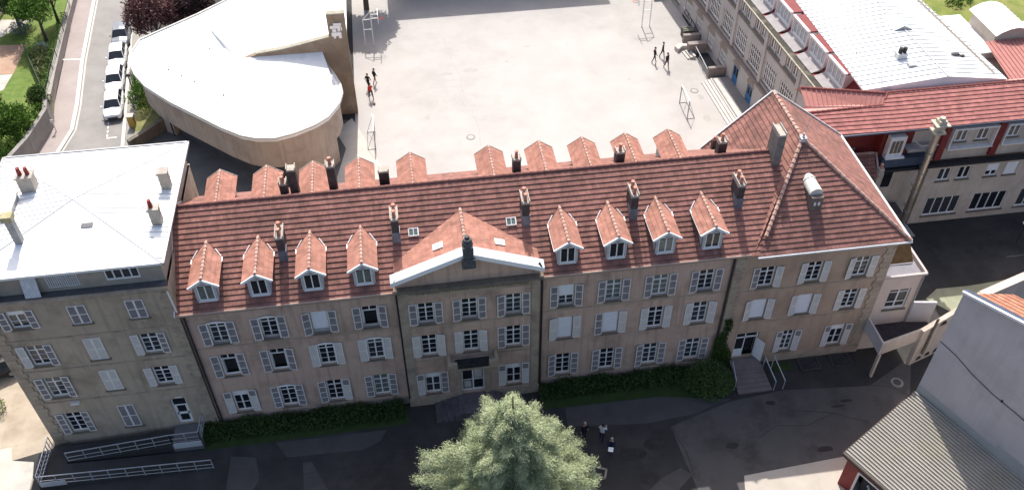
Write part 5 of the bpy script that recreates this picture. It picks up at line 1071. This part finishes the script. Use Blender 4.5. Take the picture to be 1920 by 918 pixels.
q = M(); q.prism([(42.2, 35.36), (43.85, 35.36), (43.6, 39.5), (42.2, 39.5)], .0, .03); q.build('pit_floor', DRK, BS)
q = M(); q.prism([(40.6, 40.0), (41.2, 40.6), (42.2, 40.4), (43.2, 40.3), (43.2, 40.75), (42, 40.9), (41, 41.1), (40.4, 40.7)], 0, .42); 
for i in range(3): q.prism([(41.2+.3*i, 38.6), (41.45+.3*i, 38.6), (41.25+.3*i, 40.0), (41.0+.3*i, 40.0)], 0, .14+.12*i)
q.build('step', mat('pale_stone_step', (0, 0, 0)), BS)
q = M(); q.bar((42.15, 39.3, 1.0), (42.1, 35.2, 1.0), .05)
for i in range(4): q.bar((42.15, 39.2-i*1.3, 0), (42.15, 39.2-i*1.3, 1.0), .04)
q.build('railing', GAL, BS)
BR = thing('yard_railing', 'dark railing along the basement area at the far end of the wing', 'railing', (43.2, 48, 0))
q = M(); q.bar((43.0, 56, 1.0), (43.3, 42.3, 1.0), .06); q.bar((43.0, 56, .15), (43.3, 42.3, .15), .2, .3)
for i in range(12): q.bar((43.3-.3*i/12, 42.3+i*1.15, 0), (43.3-.3*i/12, 42.3+i*1.15, 1.0), .05)
q.build('rail', DRK, BR)
q = M(); q.box(41.8, 42.9, 42.4, 43.4, 0, .9); q.cur = 1
for i in range(3): q.box(41.85, 42.85, 42.45+.32*i, 42.62+.32*i, .9, 1.0)
tag(q.build('wooden_bin_store', [mat('dark_timber', (.06, .06, .05), (.11, .11, .09), 3), mat('weathered_timber', (.17, .17, .14), (.24, .24, .2), 3)], org=(42.3, 43, 0)), 'dark slatted timber box beside the basement stairs', 'box')
q = M(); q.box(40.9, 42.0, 51.2, 52.1, 0, .9); tag(q.build('yard_container', mat('olive_container', (.07, .08, .055), (.11, .12, .085), 3), org=(41.4, 51.6, 0)), 'dark olive container at the far top of the yard', 'container')
q = M(); q.tube((43.2, 46.9, 1.0), (43.2, 46.9, 1.25), .14, .14, 8); tag(q.build('globe_lamp', WHT, org=(43.2, 46.9, 1.0)), 'small white globe on the dark yard railing', 'lamp')

# ---------------------------------------------------------------- red-roofed wing on the right
RW = thing('red_roof_wing', 'long wing with red tiled roof, red attic panels and big ground windows', 'building', (58, 13, 0))
T6 = lambda u, n, z: (u, 12.0-n, z)
sm = [53.5, 55.15, 57.5, 59.1, 61.2, 62.8, 65, 66.6]; bg_ = [54.4, 58.4, 62.45, 66.4]; an = [53.75, 55.45, 58.0, 59.6, 62.3, 64.0]
q = M(); wallgrid(q, 52.0, 72, 0, 6.1, [(u-.5, u+.5, 4.4, 5.6) for u in sm]+[(u-1.45, u+1.45, .75, 2.6) for u in bg_], T6, .15); q.poly([(52, 12, 0), (52, 12, 6.1), (52, 20, 6.1), (52, 20, 0)]); q.build('wall', BEI, RW)
for i, u in enumerate(sm): window(RW, u, 12, 4.4, 1.0, 1.2, 'plain2', None, blind={2: .5, 3: 1.0}.get(i, 0), depth=.1)
for u in bg_: window(RW, u, 12, .75, 2.9, 1.85, 'four', None, depth=.1)
q = M(); q.box(48.0, 72, 11.55, 12.0, 6.15, 6.42); q.build('ledge', mat('black_ledge', (.018, .018, .02), (.03, .03, .033), 2), RW)
q = M(); wallgrid(q, 49.8, 72, 6.45, 9.95, [(u-.45, u+.45, 8.1, 9.2) for u in an], lambda u, n, z: (u, 12.15-n, z), .1); q.build('attic_wall', BEI, RW)
for u in an: window(RW, u, 12.15, 8.1, .9, 1.1, 'plain2', None, depth=.06, blind=.0 if u != 59.6 else .9)
q = M()
for u in (52.3, 56.75, 60.9, 65.2): q.box(u-.27, u+.27, 11.9, 12.14, 6.6, 9.8)
q.build('red_panel', RED, RW)
q = M()
for a, b in ((52.75, 56.35), (57.1, 60.5), (61.3, 64.9)): q.box(a, b, 11.75, 12.14, 9.42, 9.56); q.box(a, b, 11.7, 12.14, 7.62, 7.72); q.box(a, a+.1, 11.78, 12.14, 7.73, 9.41); q.box(b-.1, b, 11.78, 12.14, 7.73, 9.41)
q.build('bay_frame', WHS, RW)
q = M(); q.box(47.5, 51.2, 11.6, 13.4, 6.62, 7.4); q.build('blue_apron', NAV, RW)
q = M(); q.box(47.7, 48.95, 11.6, 12.1, 7.45, 9.45); b0 = q.build('bay_window', WHS, RW)
q = M(); 
for i in range(3): q.box(47.9+i*.3, 48.12+i*.3, 11.57, 11.6, 8.0, 9.1)
q.build('pane', GLA, b0, local=True); q = M(); q.box(47.6, 49.1, 11.35, 11.6, 7.6, 7.72); q.build('sill', WHT, b0, local=True)
q = M(); q.box(49.1, 51.3, 11.2, 12.0, 8.3, 8.45); q.bar((49.2, 11.3, 9.4), (49.9, 11.0, 8.9), .08); q.bar((49.9, 11.0, 8.9), (51.2, 11.0, 8.9), .08); q.build('service_platform', GUT, RW)
q = M(); q.box(42.6, 47.6, 13.0, 13.3, 4.5, 9.6); q.box(47.4, 52, 12.2, 13.3, 7.4, 9.9); q.build('red_wall', RED, RW)
q = M(); q.box(44.9, 45.3, 12.96, 13.0, 7.0, 7.75); q.box(45.55, 45.9, 12.96, 13.0, 7.0, 7.75); q.build('vent_window', mat('grey_vent', (.2, .2, .21), (.28, .28, .29), 3), RW)
q = M(); q.box(47.0, 52.0, 12.3, 20, 0, 6.1); q.cur = 1; q.box(48.6, 49.3, 12.25, 12.3, 4.1, 5.6); q.build('recessed_block', [BEI, GLA], RW)
# roof of the wing
ez, es = 9.98, .36
q = M(); re = 14.95; zr_ = ez+es*(re-11.75)
slope(q, [(48.3, 11.75, ez), (73, 11.75, ez), (73, re, zr_), (48.3, re, zr_)], .36, .05)
slope(q, [(41.6, 11.95, ez-.0), (48.3, 11.75, ez), (48.3, 14.85, ez+es*3.1), (47.75, 13.95, 10.75), (41.3, 13.9, ez+es*2.1)], .36, .05)
q.build('roof', tilemat('red_ribbed_tile', (.37, .155, .135), (.32, .13, .118), (.26, .10, .09), bw=.5, rh=.36, dirt=.12), RW)
q = M(); q.poly([(49, re, zr_), (73, re, zr_), (73, 15.6, zr_-.25), (49.0, 15.6, zr_-.25)]); q.poly([(41.3, 13.9, ez+es*2.1), (47.75, 13.95, 10.68), (45.9, 14.52, 10.6), (42.1, 14.92, 10.58), (41.0, 14.95, 10.4)]); q.build('rear_roof', mat('sunlit_rear_tile', (.46, .24, .21), (.52, .29, .25), 1.5), RW)  # north slope coloured paler and pinker for the sun falling on it
q = M(); HP = [(42.1, 14.9, 10.58), (45.9, 14.5, 10.6), (47.75, 13.95, 10.62), (48.3, 14.85, 11.15), (42.14, 16.5, 11.17)]; q.poly(HP); q.poly([(42.14, 16.5, 11.17), (48.3, 14.85, 11.15), (48.3, 16, 10.4), (42.14, 17.4, 10.4)])
for i in range(17):
    t = i/17; A_b = Vector(HP[0]).lerp(Vector(HP[2]), t)+Vector((0, .05, .02)); B_b = Vector(HP[4]).lerp(Vector(HP[3]), t)+Vector((0, 0, .02)); q.bar(A_b, B_b, .05, .05)
q.build('hip_roof', mat('red_ribbed_metal', (.37, .16, .14), (.43, .19, .165), 1.5), RW)
q = M(); caps(q, (48.3, re, zr_+.02), (73, re, zr_+.02), .09); caps(q, (41.3, 13.9, ez+es*2.1), (47.75, 13.95, ez+es*2.2), .09); caps(q, (42.14, 16.5, 11.2), (48.3, 14.85, 11.18), .09); caps(q, (47.75, 13.95, 10.66), (48.3, 14.85, 11.18), .09); q.build('ridge_cap', mat('dark_ridge', (.2, .07, .06), (.3, .1, .09), 3), RW)
q = M(); q.bar((41.6, 11.72, 9.93), (73, 11.68, 9.93), .12, .12); q.build('gutter', mat('dark_blue_gutter', (.08, .09, .12), (.12, .13, .17), 2), RW)
FL = thing('steel_flue', 'tall shiny steel flue pipe with square cap beside the red wing', 'flue', (50.6, 11.0, 0))
q = M(); q.tube((50.65, 10.9, 0), (50.65, 10.9, 10.6), .24, n=16); q.build('pipe', STL, FL)
q = M(); q.box(50.2, 51.1, 10.5, 11.35, 10.2, 10.35); q.box(50.35, 50.95, 10.6, 11.2, 10.5, 11.3); q.box(50.1, 51.2, 10.4, 11.4, 10.95, 11.02); q.tube((50.65, 10.9, 11.3), (50.65, 10.9, 11.5), .28, .2, 8); q.build('cap', mat('beige_flue_cap', (.4, .36, .27), (.54, .5, .4), 2), FL)
q = M()
for z in (2.5, 4.5, 6.4, 8.3): q.tube((50.65, 10.9, z), (50.65, 10.9, z+.08), .28, n=14); q.bar((50.65, 10.9, z+.04), (50.9, 11.9, z+.04), .06)
q.build('bracket', GUT, FL)
LR = thing('link_block', 'small link block with red tiled lean-to roof behind the pavilion', 'building', (45.5, 11, 0))
q = M(); q.box(43.6, 47.2, 11.2, 12.9, 0, 6.9); q.build('wall', mat('dark_link_wall', (.12, .11, .11), (.18, .16, .16), 2), LR)
q = M(); slope(q, [(43.3, 10.35, 7.0), (46.6, 10.3, 7.0), (47.0, 12.1, 7.75), (43.2, 12.2, 7.75)], .33, .05); q.build('roof', TIL, LR); q = M(); caps(q, (43.2, 12.2, 7.8), (47.0, 12.1, 7.8), .1); q.bar((46.75, 10.2, 7.0), (47.15, 12.1, 7.8), .14, .14); q.build('ridge_cap', CAP, LR)
q = M(); q.box(46.7, 47.1, 10.3, 10.7, 6.0, 7.6); q.cur = 1; q.tube((46.9, 10.5, 7.6), (46.9, 10.5, 8.0), .12, .1, 8); q.build('chimney', [BRP, POT], LR)
q = M(); q.box(47.2, 50.2, 10.6, 12.0, 0, 2.6); q.build('lower_block', mat('brown_wall', (.08, .07, .07), (.12, .105, .1), 2), LR)
# hut beyond with white roof and grass roof
HT = thing('roof_hut', 'beige rooftop hut with white curved metal roof at the far right', 'hut', (62.5, 24, 0))
q = M(); q.box(60.6, 63.6, 21.3, 25.0, 9, 11.4); q.poly([(60.6, 21.3, 11.4), (63.6, 21.3, 11.4), (62.1, 21.3, 11.9)]); q.build('wall', BEI, HT)
q = M(); pr = [(-1.65, 11.3), (-1.2, 11.62), (-.6, 11.86), (0, 11.95), (.6, 11.86), (1.2, 11.62), (1.65, 11.3)]
for i in range(6): a = pr[i]; b = pr[i+1]; q.poly([(62.1+a[0], 21.0, a[1]), (62.1+b[0], 21.0, b[1]), (62.1+b[0], 25.4, b[1]), (62.1+a[0], 25.4, a[1])])
for j in range(9): q.bar((60.5, 21.2+j*.5, 11.4), (62.1, 21.2+j*.5, 11.97), .04); q.bar((63.7, 21.2+j*.5, 11.4), (62.1, 21.2+j*.5, 11.97), .04)
q.build('roof', ZIN, HT)
FR = thing('far_wing', 'far right wing with red sheet roof and white flat roof below the hut', 'building', (62, 20, 0))
q = M(); q.box(57.9, 70, 16, 25.6, 0, 9.6); q.build('wall', BEI, FR); q = M(); q.box(57.5, 60.6, 20.4, 26.5, 9.6, 10.2); q.build('white_roof', ZIN, FR)
q = M(); slope(q, [(59.2, 15.5, 10.3), (68, 15.5, 10.3), (68, 21, 10.9), (59.6, 21, 10.9)], 8, 0.0)
for i in range(24): q.bar((59.5+i*.36, 15.6, 10.34), (59.6+i*.36, 21, 10.94), .06, .05)
q.build('roof', mat('red_ribbed_metal', (0, 0, 0)), FR)
sheet('grass_terrace', [(59, 25.2), (78, 25.2), (78, 60), (55, 60)], 9.0, mat('rough_grass', (.10, .14, .02), (.20, .22, .05), .8, c3=(.26, .22, .09), s3=.3, a3=.6, bump=.5, bscale=6))
shrub('terrace_bush', 'green low bush on the grass terrace beyond the white roof', [(63.5, 31.0, 9.4, 1.0, .5), (62.3, 30.2, 9.4, .8, .4)], LGR, n=500, size=.25, org=(63, 30.6, 9.0))
q = M(); q.box(54.5, 57.6, 32.6, 36, 6, 11.2); tag(q.build('grey_annexe', mat('grey_annexe_render', (.25, .24, .26), (.32, .31, .33), 1), org=(56, 34, 0)), 'grey block behind the far edge of the big white roof', 'building')
FLM = thing('floodlight', 'pair of small white lamps on a stand in the dark side court', 'lamp', (59.6, 8.6, 0))
q = M(); q.tube((59.6, 8.6, 0), (59.6, 8.6, 2.2), .05, .04, 6); q.build('post', DRK, FLM)
for s in (-.28, .28): q = M(); q.tube((59.6+s, 8.45, 2.2), (59.6+s, 8.6, 2.34), .13, .1, 10); q.build('lamp_head', WHT, FLM)

# ---------------------------------------------------------------- grey gable house and shed (bottom right)
GH = thing('gable_house', 'large grey rendered blank gable wall with orange tiled roof', 'house', (48, -7, 0))
g0 = Vector((42.85, -6.25)); gd = Vector((3.05, -6.68)).normalized(); gn = Vector((-gd.y, gd.x))    # gn points to the house interior (east)
def TG(u, n, z): p = g0+gd*u-gn*n; return (p.x, p.y, z)
q = M(); L_ = 16
q.poly([TG(0, 0, 0), TG(L_, 0, 0), TG(L_, 0, 15.6), TG(0, 0, 12.3)][::-1]); q.poly([TG(0, 0, 0), TG(0, 0, 12.3), (45.5, -6.8, 12.25), (48.6, -6.2, 9.7), (48.6, -6.2, 0)]); q.build('wall', GRY, GH)
q = M()
for u0, u1, z1 in ((0, 5.6, 3.95), (5.6, 16, 4.3)): q.poly([TG(u0, .02, 2.9), TG(u1, .02, 2.9), TG(u1, .02, z1), TG(u0, .02, z1)][::-1]); q.poly([TG(u0, .02, z1), TG(u1, .02, z1), TG(u1, 0, z1), TG(u0, 0, z1)][::-1])
q.build('lower_render_band', GRG, GH)
q = M(); pts_ = [(0, 8.15), (1.2, 8.0), (2.5, 7.6), (4.0, 7.35), (5.5, 7.3), (7.5, 7.15), (10, 7.2)]
for i in range(len(pts_)-1): a = TG(pts_[i][0], .04, pts_[i][1]); b = TG(pts_[i+1][0], .04, pts_[i+1][1]); q.tube(a, b, .022, .022, 6)
for u in (4.6, 6.1): q.tube(TG(u, .04, 7.3), TG(u, .04, 7.45), .06, .06, 6)
q.build('cable', DRK, GH)
q = M(); a0 = Vector(TG(0, .15, 12.35)); a1 = Vector(TG(L_, .15, 15.65)); b0_ = Vector((45.55, -6.75, 12.3)); b1 = Vector((45.55, -6.75, 12.3))+(a1-a0)
slope(q, [tuple(b0_), tuple(a0), tuple(a1), tuple(b1)], .33, .03, along=tuple(a1-a0)); b2 = b0_+Vector((3.2, .6, -2.6)); b3 = b1+Vector((3.2, .6, -2.6)); q.poly([tuple(b0_), tuple(b1), tuple(b3), tuple(b2)]); q.build('roof', tilemat('orange_roof_tile', (.42, .20, .13), (.36, .155, .105), (.24, .10, .07), moss=(.38, .30, .12), dirt=.5), GH)
q = M(); q.bar(TG(-.05, .1, 12.42), TG(L_, .1, 15.72), .14, .16); q.build('verge', WHT, GH); q = M(); q.bar(TG(-.05, -.12, 12.45), TG(L_, -.12, 15.75), .25, .06); q.build('verge_flashing', NAV, GH)
SH = thing('shed', 'low shed with corrugated grey roof and dark red wall', 'shed', (40, -11, 0))
A_, B_ = Vector((36.55, -9.85, 3.0)), Vector((42.75, -6.3, 3.25)); D_ = Vector((40.4, -17.4, 3.0)); C_ = Vector((47.6, -16.6, 3.25))
nC = 30; q = M()
for i in range(nC):
    t0 = i/nC; dt = 1/nC
    for h0, h1, f0, f1, mi in ((0, 0, 0, .42, 1), (0, .09, .42, .55, 0), (.09, .09, .55, .87, 0), (.09, 0, .87, 1, 1)):
        q.cur = mi; a, b, c, d = A_.lerp(B_, t0+dt*f0), A_.lerp(B_, t0+dt*f1), D_.lerp(C_, t0+dt*f1), D_.lerp(C_, t0+dt*f0)
        q.poly([a+Vector((0, 0, h0)), d+Vector((0, 0, h0)), c+Vector((0, 0, h1)), b+Vector((0, 0, h1))])
q.build('roof', [COR, mat('dirty_shaded_trough', (.165, .15, .125), (.22, .20, .165), .8)], SH)  # troughs and one flank coloured darker to draw rib shading along with dirt

q = M(); q.poly([(36.8, -10.1, 0), (36.8, -10.1, 2.95), (37.3, -10.9, 2.95), (37.3, -10.9, 0)]); q.poly([(38.2, -12.6, 0), (38.2, -12.6, 2.95), (40.6, -17, 2.95), (40.6, -17, 0)]); q.poly([(37.3, -10.9, 2.3), (37.3, -10.9, 2.95), (38.2, -12.6, 2.95), (38.2, -12.6, 2.3)]); q.poly([(36.8, -10.1, 0), (42.7, -6.6, 0), (42.7, -6.6, 2.95), (36.8, -10.1, 2.95)])
q.build('wall', RED, SH)
q = M(); q.bar((37.28, -10.88, 0), (37.28, -10.88, 2.3), .1); q.bar((38.2, -12.6, 0), (38.2, -12.6, 2.3), .1); q.bar((37.28, -10.88, 2.3), (38.2, -12.6, 2.3), .1); q.build('door_frame', WHS, SH)
q = M(); q.poly([(37.8, -10.8, 0), (38.6, -12.4, 0), (38.6, -12.4, 2.3), (37.8, -10.8, 2.3)]); q.build('dark_doorway', DRK, SH)
q = M(); q.bar(tuple(A_+Vector((-.05, 0, -.05))), tuple(B_+Vector((-.05, .03, -.05))), .08, .12); q.bar(tuple(A_+Vector((-.05, 0, -.05))), tuple(D_+Vector((-.05, 0, -.05))), .12, .22); q.build('fascia', mat('dark_brown_fascia', (.05, .035, .03), (.08, .06, .05), 2), SH)
q = M()
for i in range(10): a0 = PI*i/10; a1 = PI*(i+1)/10; q.tube((37.75+.3*math.cos(a0), -11.7+.55*math.cos(a0), 1.0+.45*math.sin(a0)), (37.75+.3*math.cos(a1), -11.7+.55*math.cos(a1), 1.0+.45*math.sin(a1)), .07, .07, 6)
tag(q.build('white_hoop', WHT, org=(37.75, -11.7, 0)), 'curved white hoop in the shed doorway', 'hoop')

# ---------------------------------------------------------------- sports gear in the yard
def hoop(x, y, s, label):
    t = thing('basketball_hoop', label, 'basketball hoop', (x, y, 0), 0 if s > 0 else PI, 'basketball hoops on the yard'); m = M()
    m.bar((-.42, 0, 0), (-.42, 0, 3.0), .09); m.bar((.42, 0, 0), (.42, 0, 3.95), .1); m.bar((-.42, 0, 1.9), (.42, 0, 1.9), .07); m.bar((-.42, 0, 3.0), (.42, 0, 3.9), .05); m.bar((-.42, 0, 3.0), (.42, 0, 3.05), .06); m.bar((.42, 0, 3.55), (1.15, 0, 3.55), .07); m.bar((.42, 0, 3.1), (1.15, 0, 3.1), .07); m.build('post', WHT, t, local=True)
    b = M()
    for a, c in (((1.15, -.7, 2.9), (1.15, .7, 2.9)), ((1.15, -.7, 3.8), (1.15, .7, 3.8)), ((1.15, -.7, 2.9), (1.15, -.7, 3.8)), ((1.15, .7, 2.9), (1.15, .7, 3.8)), ((1.15, -.3, 3.0), (1.15, -.3, 3.5)), ((1.15, .3, 3.0), (1.15, .3, 3.5))): b.bar(a, c, .06)
    b.build('backboard', WHT, t, local=True); r = M()
    for i in range(12): a0 = 2*PI*i/12; a1 = 2*PI*(i+1)/12; r.tube((1.42+.23*math.cos(a0), .23*math.sin(a0), 3.05), (1.42+.23*math.cos(a1), .23*math.sin(a1), 3.05), .025, .025, 5)
    r.build('rim', mat('red_rim', (.5, .06, .04), (.6, .08, .05), 2), t, local=True)
hoop(9.35, 46.1, 1, 'white basketball hoop beside the curved hall end of the yard'); hoop(38.6, 45.6, -1, 'white basketball hoop near the basement railing of the wing')
def goal(x, y, label, s):
    t = thing('football_goal', label, 'goal', (x, y, 0), 0 if s > 0 else PI, 'small goals on the yard'); m = M()
    m.bar((0, -1.3, 2.0), (0, 1.3, 2.0), .1); m.build('crossbar', WHT, t, local=True)
    for yy in (-1.3, 1.3): m = M(); m.bar((0, yy, 0), (0, yy, 1.95), .08); m.build('goal_post', mat('grey_post', (.3, .3, .3), (.4, .4, .4), 2), t, local=True)
    m = M()
    for yy in (-1.3, 1.3): m.bar((0, yy, 1.9), (-.7, yy, .05), .03); m.bar((0, yy, .03), (-.7, yy, .03), .03)
    m.bar((-.7, -1.3, .04), (-.7, 1.3, .04), .04); m.build('back_frame', mat('dark_frame', (.1, .1, .1), (.15, .15, .15), 2), t, local=True)
goal(9.35, 29.7, 'white barred goal near the curved hall side of the yard', 1); goal(38.3, 30.0, 'white barred goal near the wide stone steps', -1)

# ---------------------------------------------------------------- people
SKIN = mat('skin', (.45, .28, .2), (.5, .32, .23), 2, rough=.6)
def person(loc, rz, label, top, legs, hair, pose='stand', scale=1.0, held=None):
    x, y, z = loc; me = bpy.data.meshes.new('person'); st_ = {'stand': (.10, .0, 0, .0), 'walk': (.10, .28, .25, .3), 'run': (.1, .45, .5, .7), 'hold': (.1, .05, .5, .9)}[pose]; hx, sw, arm, fl = st_
    V_ = [(0, 0, .95), (0, 0, 1.15), (0, 0, 1.38), (0, -.01, 1.50), (0, -.02, 1.60), (0, -.03, 1.72)]; E_ = [(0, 1), (1, 2), (2, 3), (3, 4), (4, 5)]; Rr = [(.15, .11), (.13, .10), (.16, .11), (.055, .055), (.085, .095), (.07, .08)]
    for s in (-1, 1):
        f = sw*s; b = len(V_); V_ += [(s*hx, 0, .88), (s*hx, -f*.45, .50), (s*hx, -f*.6+(.12 if f < 0 else 0), .09), (s*hx, -f*.6-.14+(.12 if f < 0 else 0), .04)]; E_ += [(0, b), (b, b+1), (b+1, b+2), (b+2, b+3)]; Rr += [(.095, .095), (.06, .062), (.042, .045), (.04, .03)]
        b = len(V_); g_ = -arm*s if pose != 'hold' else arm
        V_ += [(s*.19, 0, 1.40), (s*.25, -g_*.25, 1.14), (s*(.25 if pose != 'hold' else .14), -g_*.35-.24*fl, .92+.2*fl), (s*(.25 if pose != 'hold' else .1), -g_*.38-.31*fl, .85+.22*fl)]; E_ += [(2, b), (b, b+1), (b+1, b+2), (b+2, b+3)]; Rr += [(.062, .062), (.045, .045), (.033, .033), (.038, .022)]
        for k_ in range(5):
            hbx, hby, hbz = V_[b+3]; V_.append((hbx+(k_-2)*.017*(1 if k_ else 1.6), hby-.035-(.02 if k_ else 0)-.02*fl, hbz-.06+.02*(k_ in (0, 4)))); E_.append((b+3, len(V_)-1)); Rr.append((.009, .009))
    me.from_pydata(V_, E_, []); o = bpy.data.objects.new('person', me); COL.objects.link(o)
    md = o.modifiers.new('s', 'SKIN'); 
    for i, r in enumerate(Rr): me.skin_vertices[0].data[i].radius = r
    me.skin_vertices[0].data[0].use_root = True; md.use_smooth_shade = True
    sb = o.modifiers.new('u', 'SUBSURF'); sb.levels = 1; sb.render_levels = 1
    dg = bpy.context.evaluated_depsgraph_get(); nm = bpy.data.meshes.new_from_object(o.evaluated_get(dg)); nm.name = 'person'
    o.modifiers.clear(); o.data = nm
    for mm in (SKIN, top, legs, DRK): nm.materials.append(mm)
    for p in nm.polygons:
        c = p.center; r_ = math.hypot(c.x, c.y)
        if c.z < .07: p.material_index = 3
        elif c.z < .95 and abs(c.x) < .2: p.material_index = 2
        elif c.z > 1.46: p.material_index = 0
        elif abs(c.x) > .2 and c.z < 1.0: p.material_index = 0
        else: p.material_index = 1
    bm_ = bmesh.new(); bmesh.ops.create_uvsphere(bm_, u_segments=10, v_segments=7, radius=1.0)
    bmesh.ops.delete(bm_, geom=[v for v in bm_.verts if v.co.z < -.15 and v.co.y < .3], context='VERTS')
    hm = bpy.data.meshes.new('hair'); bmesh.ops.scale(bm_, verts=bm_.verts, vec=(.097, .108, .10)); bmesh.ops.translate(bm_, verts=bm_.verts, vec=(0, .005, 1.70)); bm_.to_mesh(hm); bm_.free(); hm.materials.append(hair)
    ho = bpy.data.objects.new('hair', hm); COL.objects.link(ho); ho.parent = o
    fc = M(); 
    for s in (-1, 1): fc.box(s*.032-.012, s*.032+.012, -.128, -.118, 1.655, 1.668); fc.box(min(s*.09, s*.104), max(s*.09, s*.104), -.04, .0, 1.62, 1.68)
    fc.box(-.02, .02, -.13, -.12, 1.585, 1.592); fc.box(-.01, .01, -.142, -.12, 1.61, 1.65)
    fo = fc.build('face_features', mat('face_shade', (.2, .1, .08), (.25, .13, .1), 2), o, local=True)
    o.location = loc; o.rotation_euler = (0, 0, rz); o.scale = (scale,)*3; return tag(o, label, 'person')
BK = mat('black_cloth', (.012, .012, .014), (.022, .022, .025), 5); RDc = mat('red_cloth', (.5, .04, .03), (.6, .06, .04), 5); NV = mat('navy_cloth', (.015, .02, .05), (.025, .03, .07), 5); WC_ = mat('white_cloth', (.62, .62, .64), (.72, .72, .74), 5); HB = mat('dark_hair', (.02, .014, .01), (.035, .025, .018), 5); HG = mat('blond_hair', (.35, .28, .2), (.45, .37, .28), 5); PKc = mat('dusty_pink_cloth', (.32, .16, .15), (.38, .2, .19), 5)
person((9.2, 36.4, 0), R(200), 'person in a red top and black trousers running with arms out by the hall', RDc, BK, HB, 'run')
person((9.0, 38.1, 0), R(150), 'person all in black walking just behind the red-topped runner', BK, BK, HB, 'walk')
person((9.65, 38.9, 0), R(120), 'person in a dark top and reddish trousers near the hall wall', BK, PKc, HB, 'walk')
person((37.7, 38.6, 0), R(90), 'person in black walking, leftmost of the three near the stairs', BK, BK, HB, 'walk')
person((38.75, 39.4, 0), R(60), 'person in black farthest up the yard near the stairs', BK, BK, HB, 'walk')
person((38.65, 37.4, 0), R(30), 'person in black closest to the goal by the wide steps', BK, mat('brown_cloth', (.06, .035, .03), (.09, .05, .04), 4), HB, 'walk')
person((21.75, -4.55, 0), R(20), 'person in a black coat standing apart left of the pair in front court', BK, BK, HG, 'stand')
person((22.85, -4.85, 0), R(150), 'person in a white top with raised hands facing the reader of the sheet', WC_, NV, HB, 'hold')
person((23.2, -5.95, 0), R(-20), 'person in navy with long fair hair holding a white sheet', NV, NV, HG, 'hold')
q = M(); q.poly([(22.85, -6.5, 1.18), (23.15, -6.6, 1.18), (23.25, -6.33, 1.26), (22.95, -6.23, 1.26)]); q.poly([(22.85, -6.5, 1.172), (22.95, -6.23, 1.252), (23.25, -6.33, 1.252), (23.15, -6.6, 1.172)]); tag(q.build('paper_sheet', WHT, org=(23.05, -6.4, 1.2)), 'white paper sheet held by the person in navy', 'paper')
q = M()
import itertools
bmq = bmesh.new(); bmesh.ops.create_uvsphere(bmq, u_segments=12, v_segments=8, radius=.12); bmq.verts.ensure_lookup_table()
bme = bpy.data.meshes.new('ball'); bmq.to_mesh(bme); bmq.free(); bme.materials.append(PKc); bo = link('ball', bme, None, (9.45, 35.4, .12)); tag(bo, 'small reddish ball on the yard in front of the runner', 'ball')
purge()
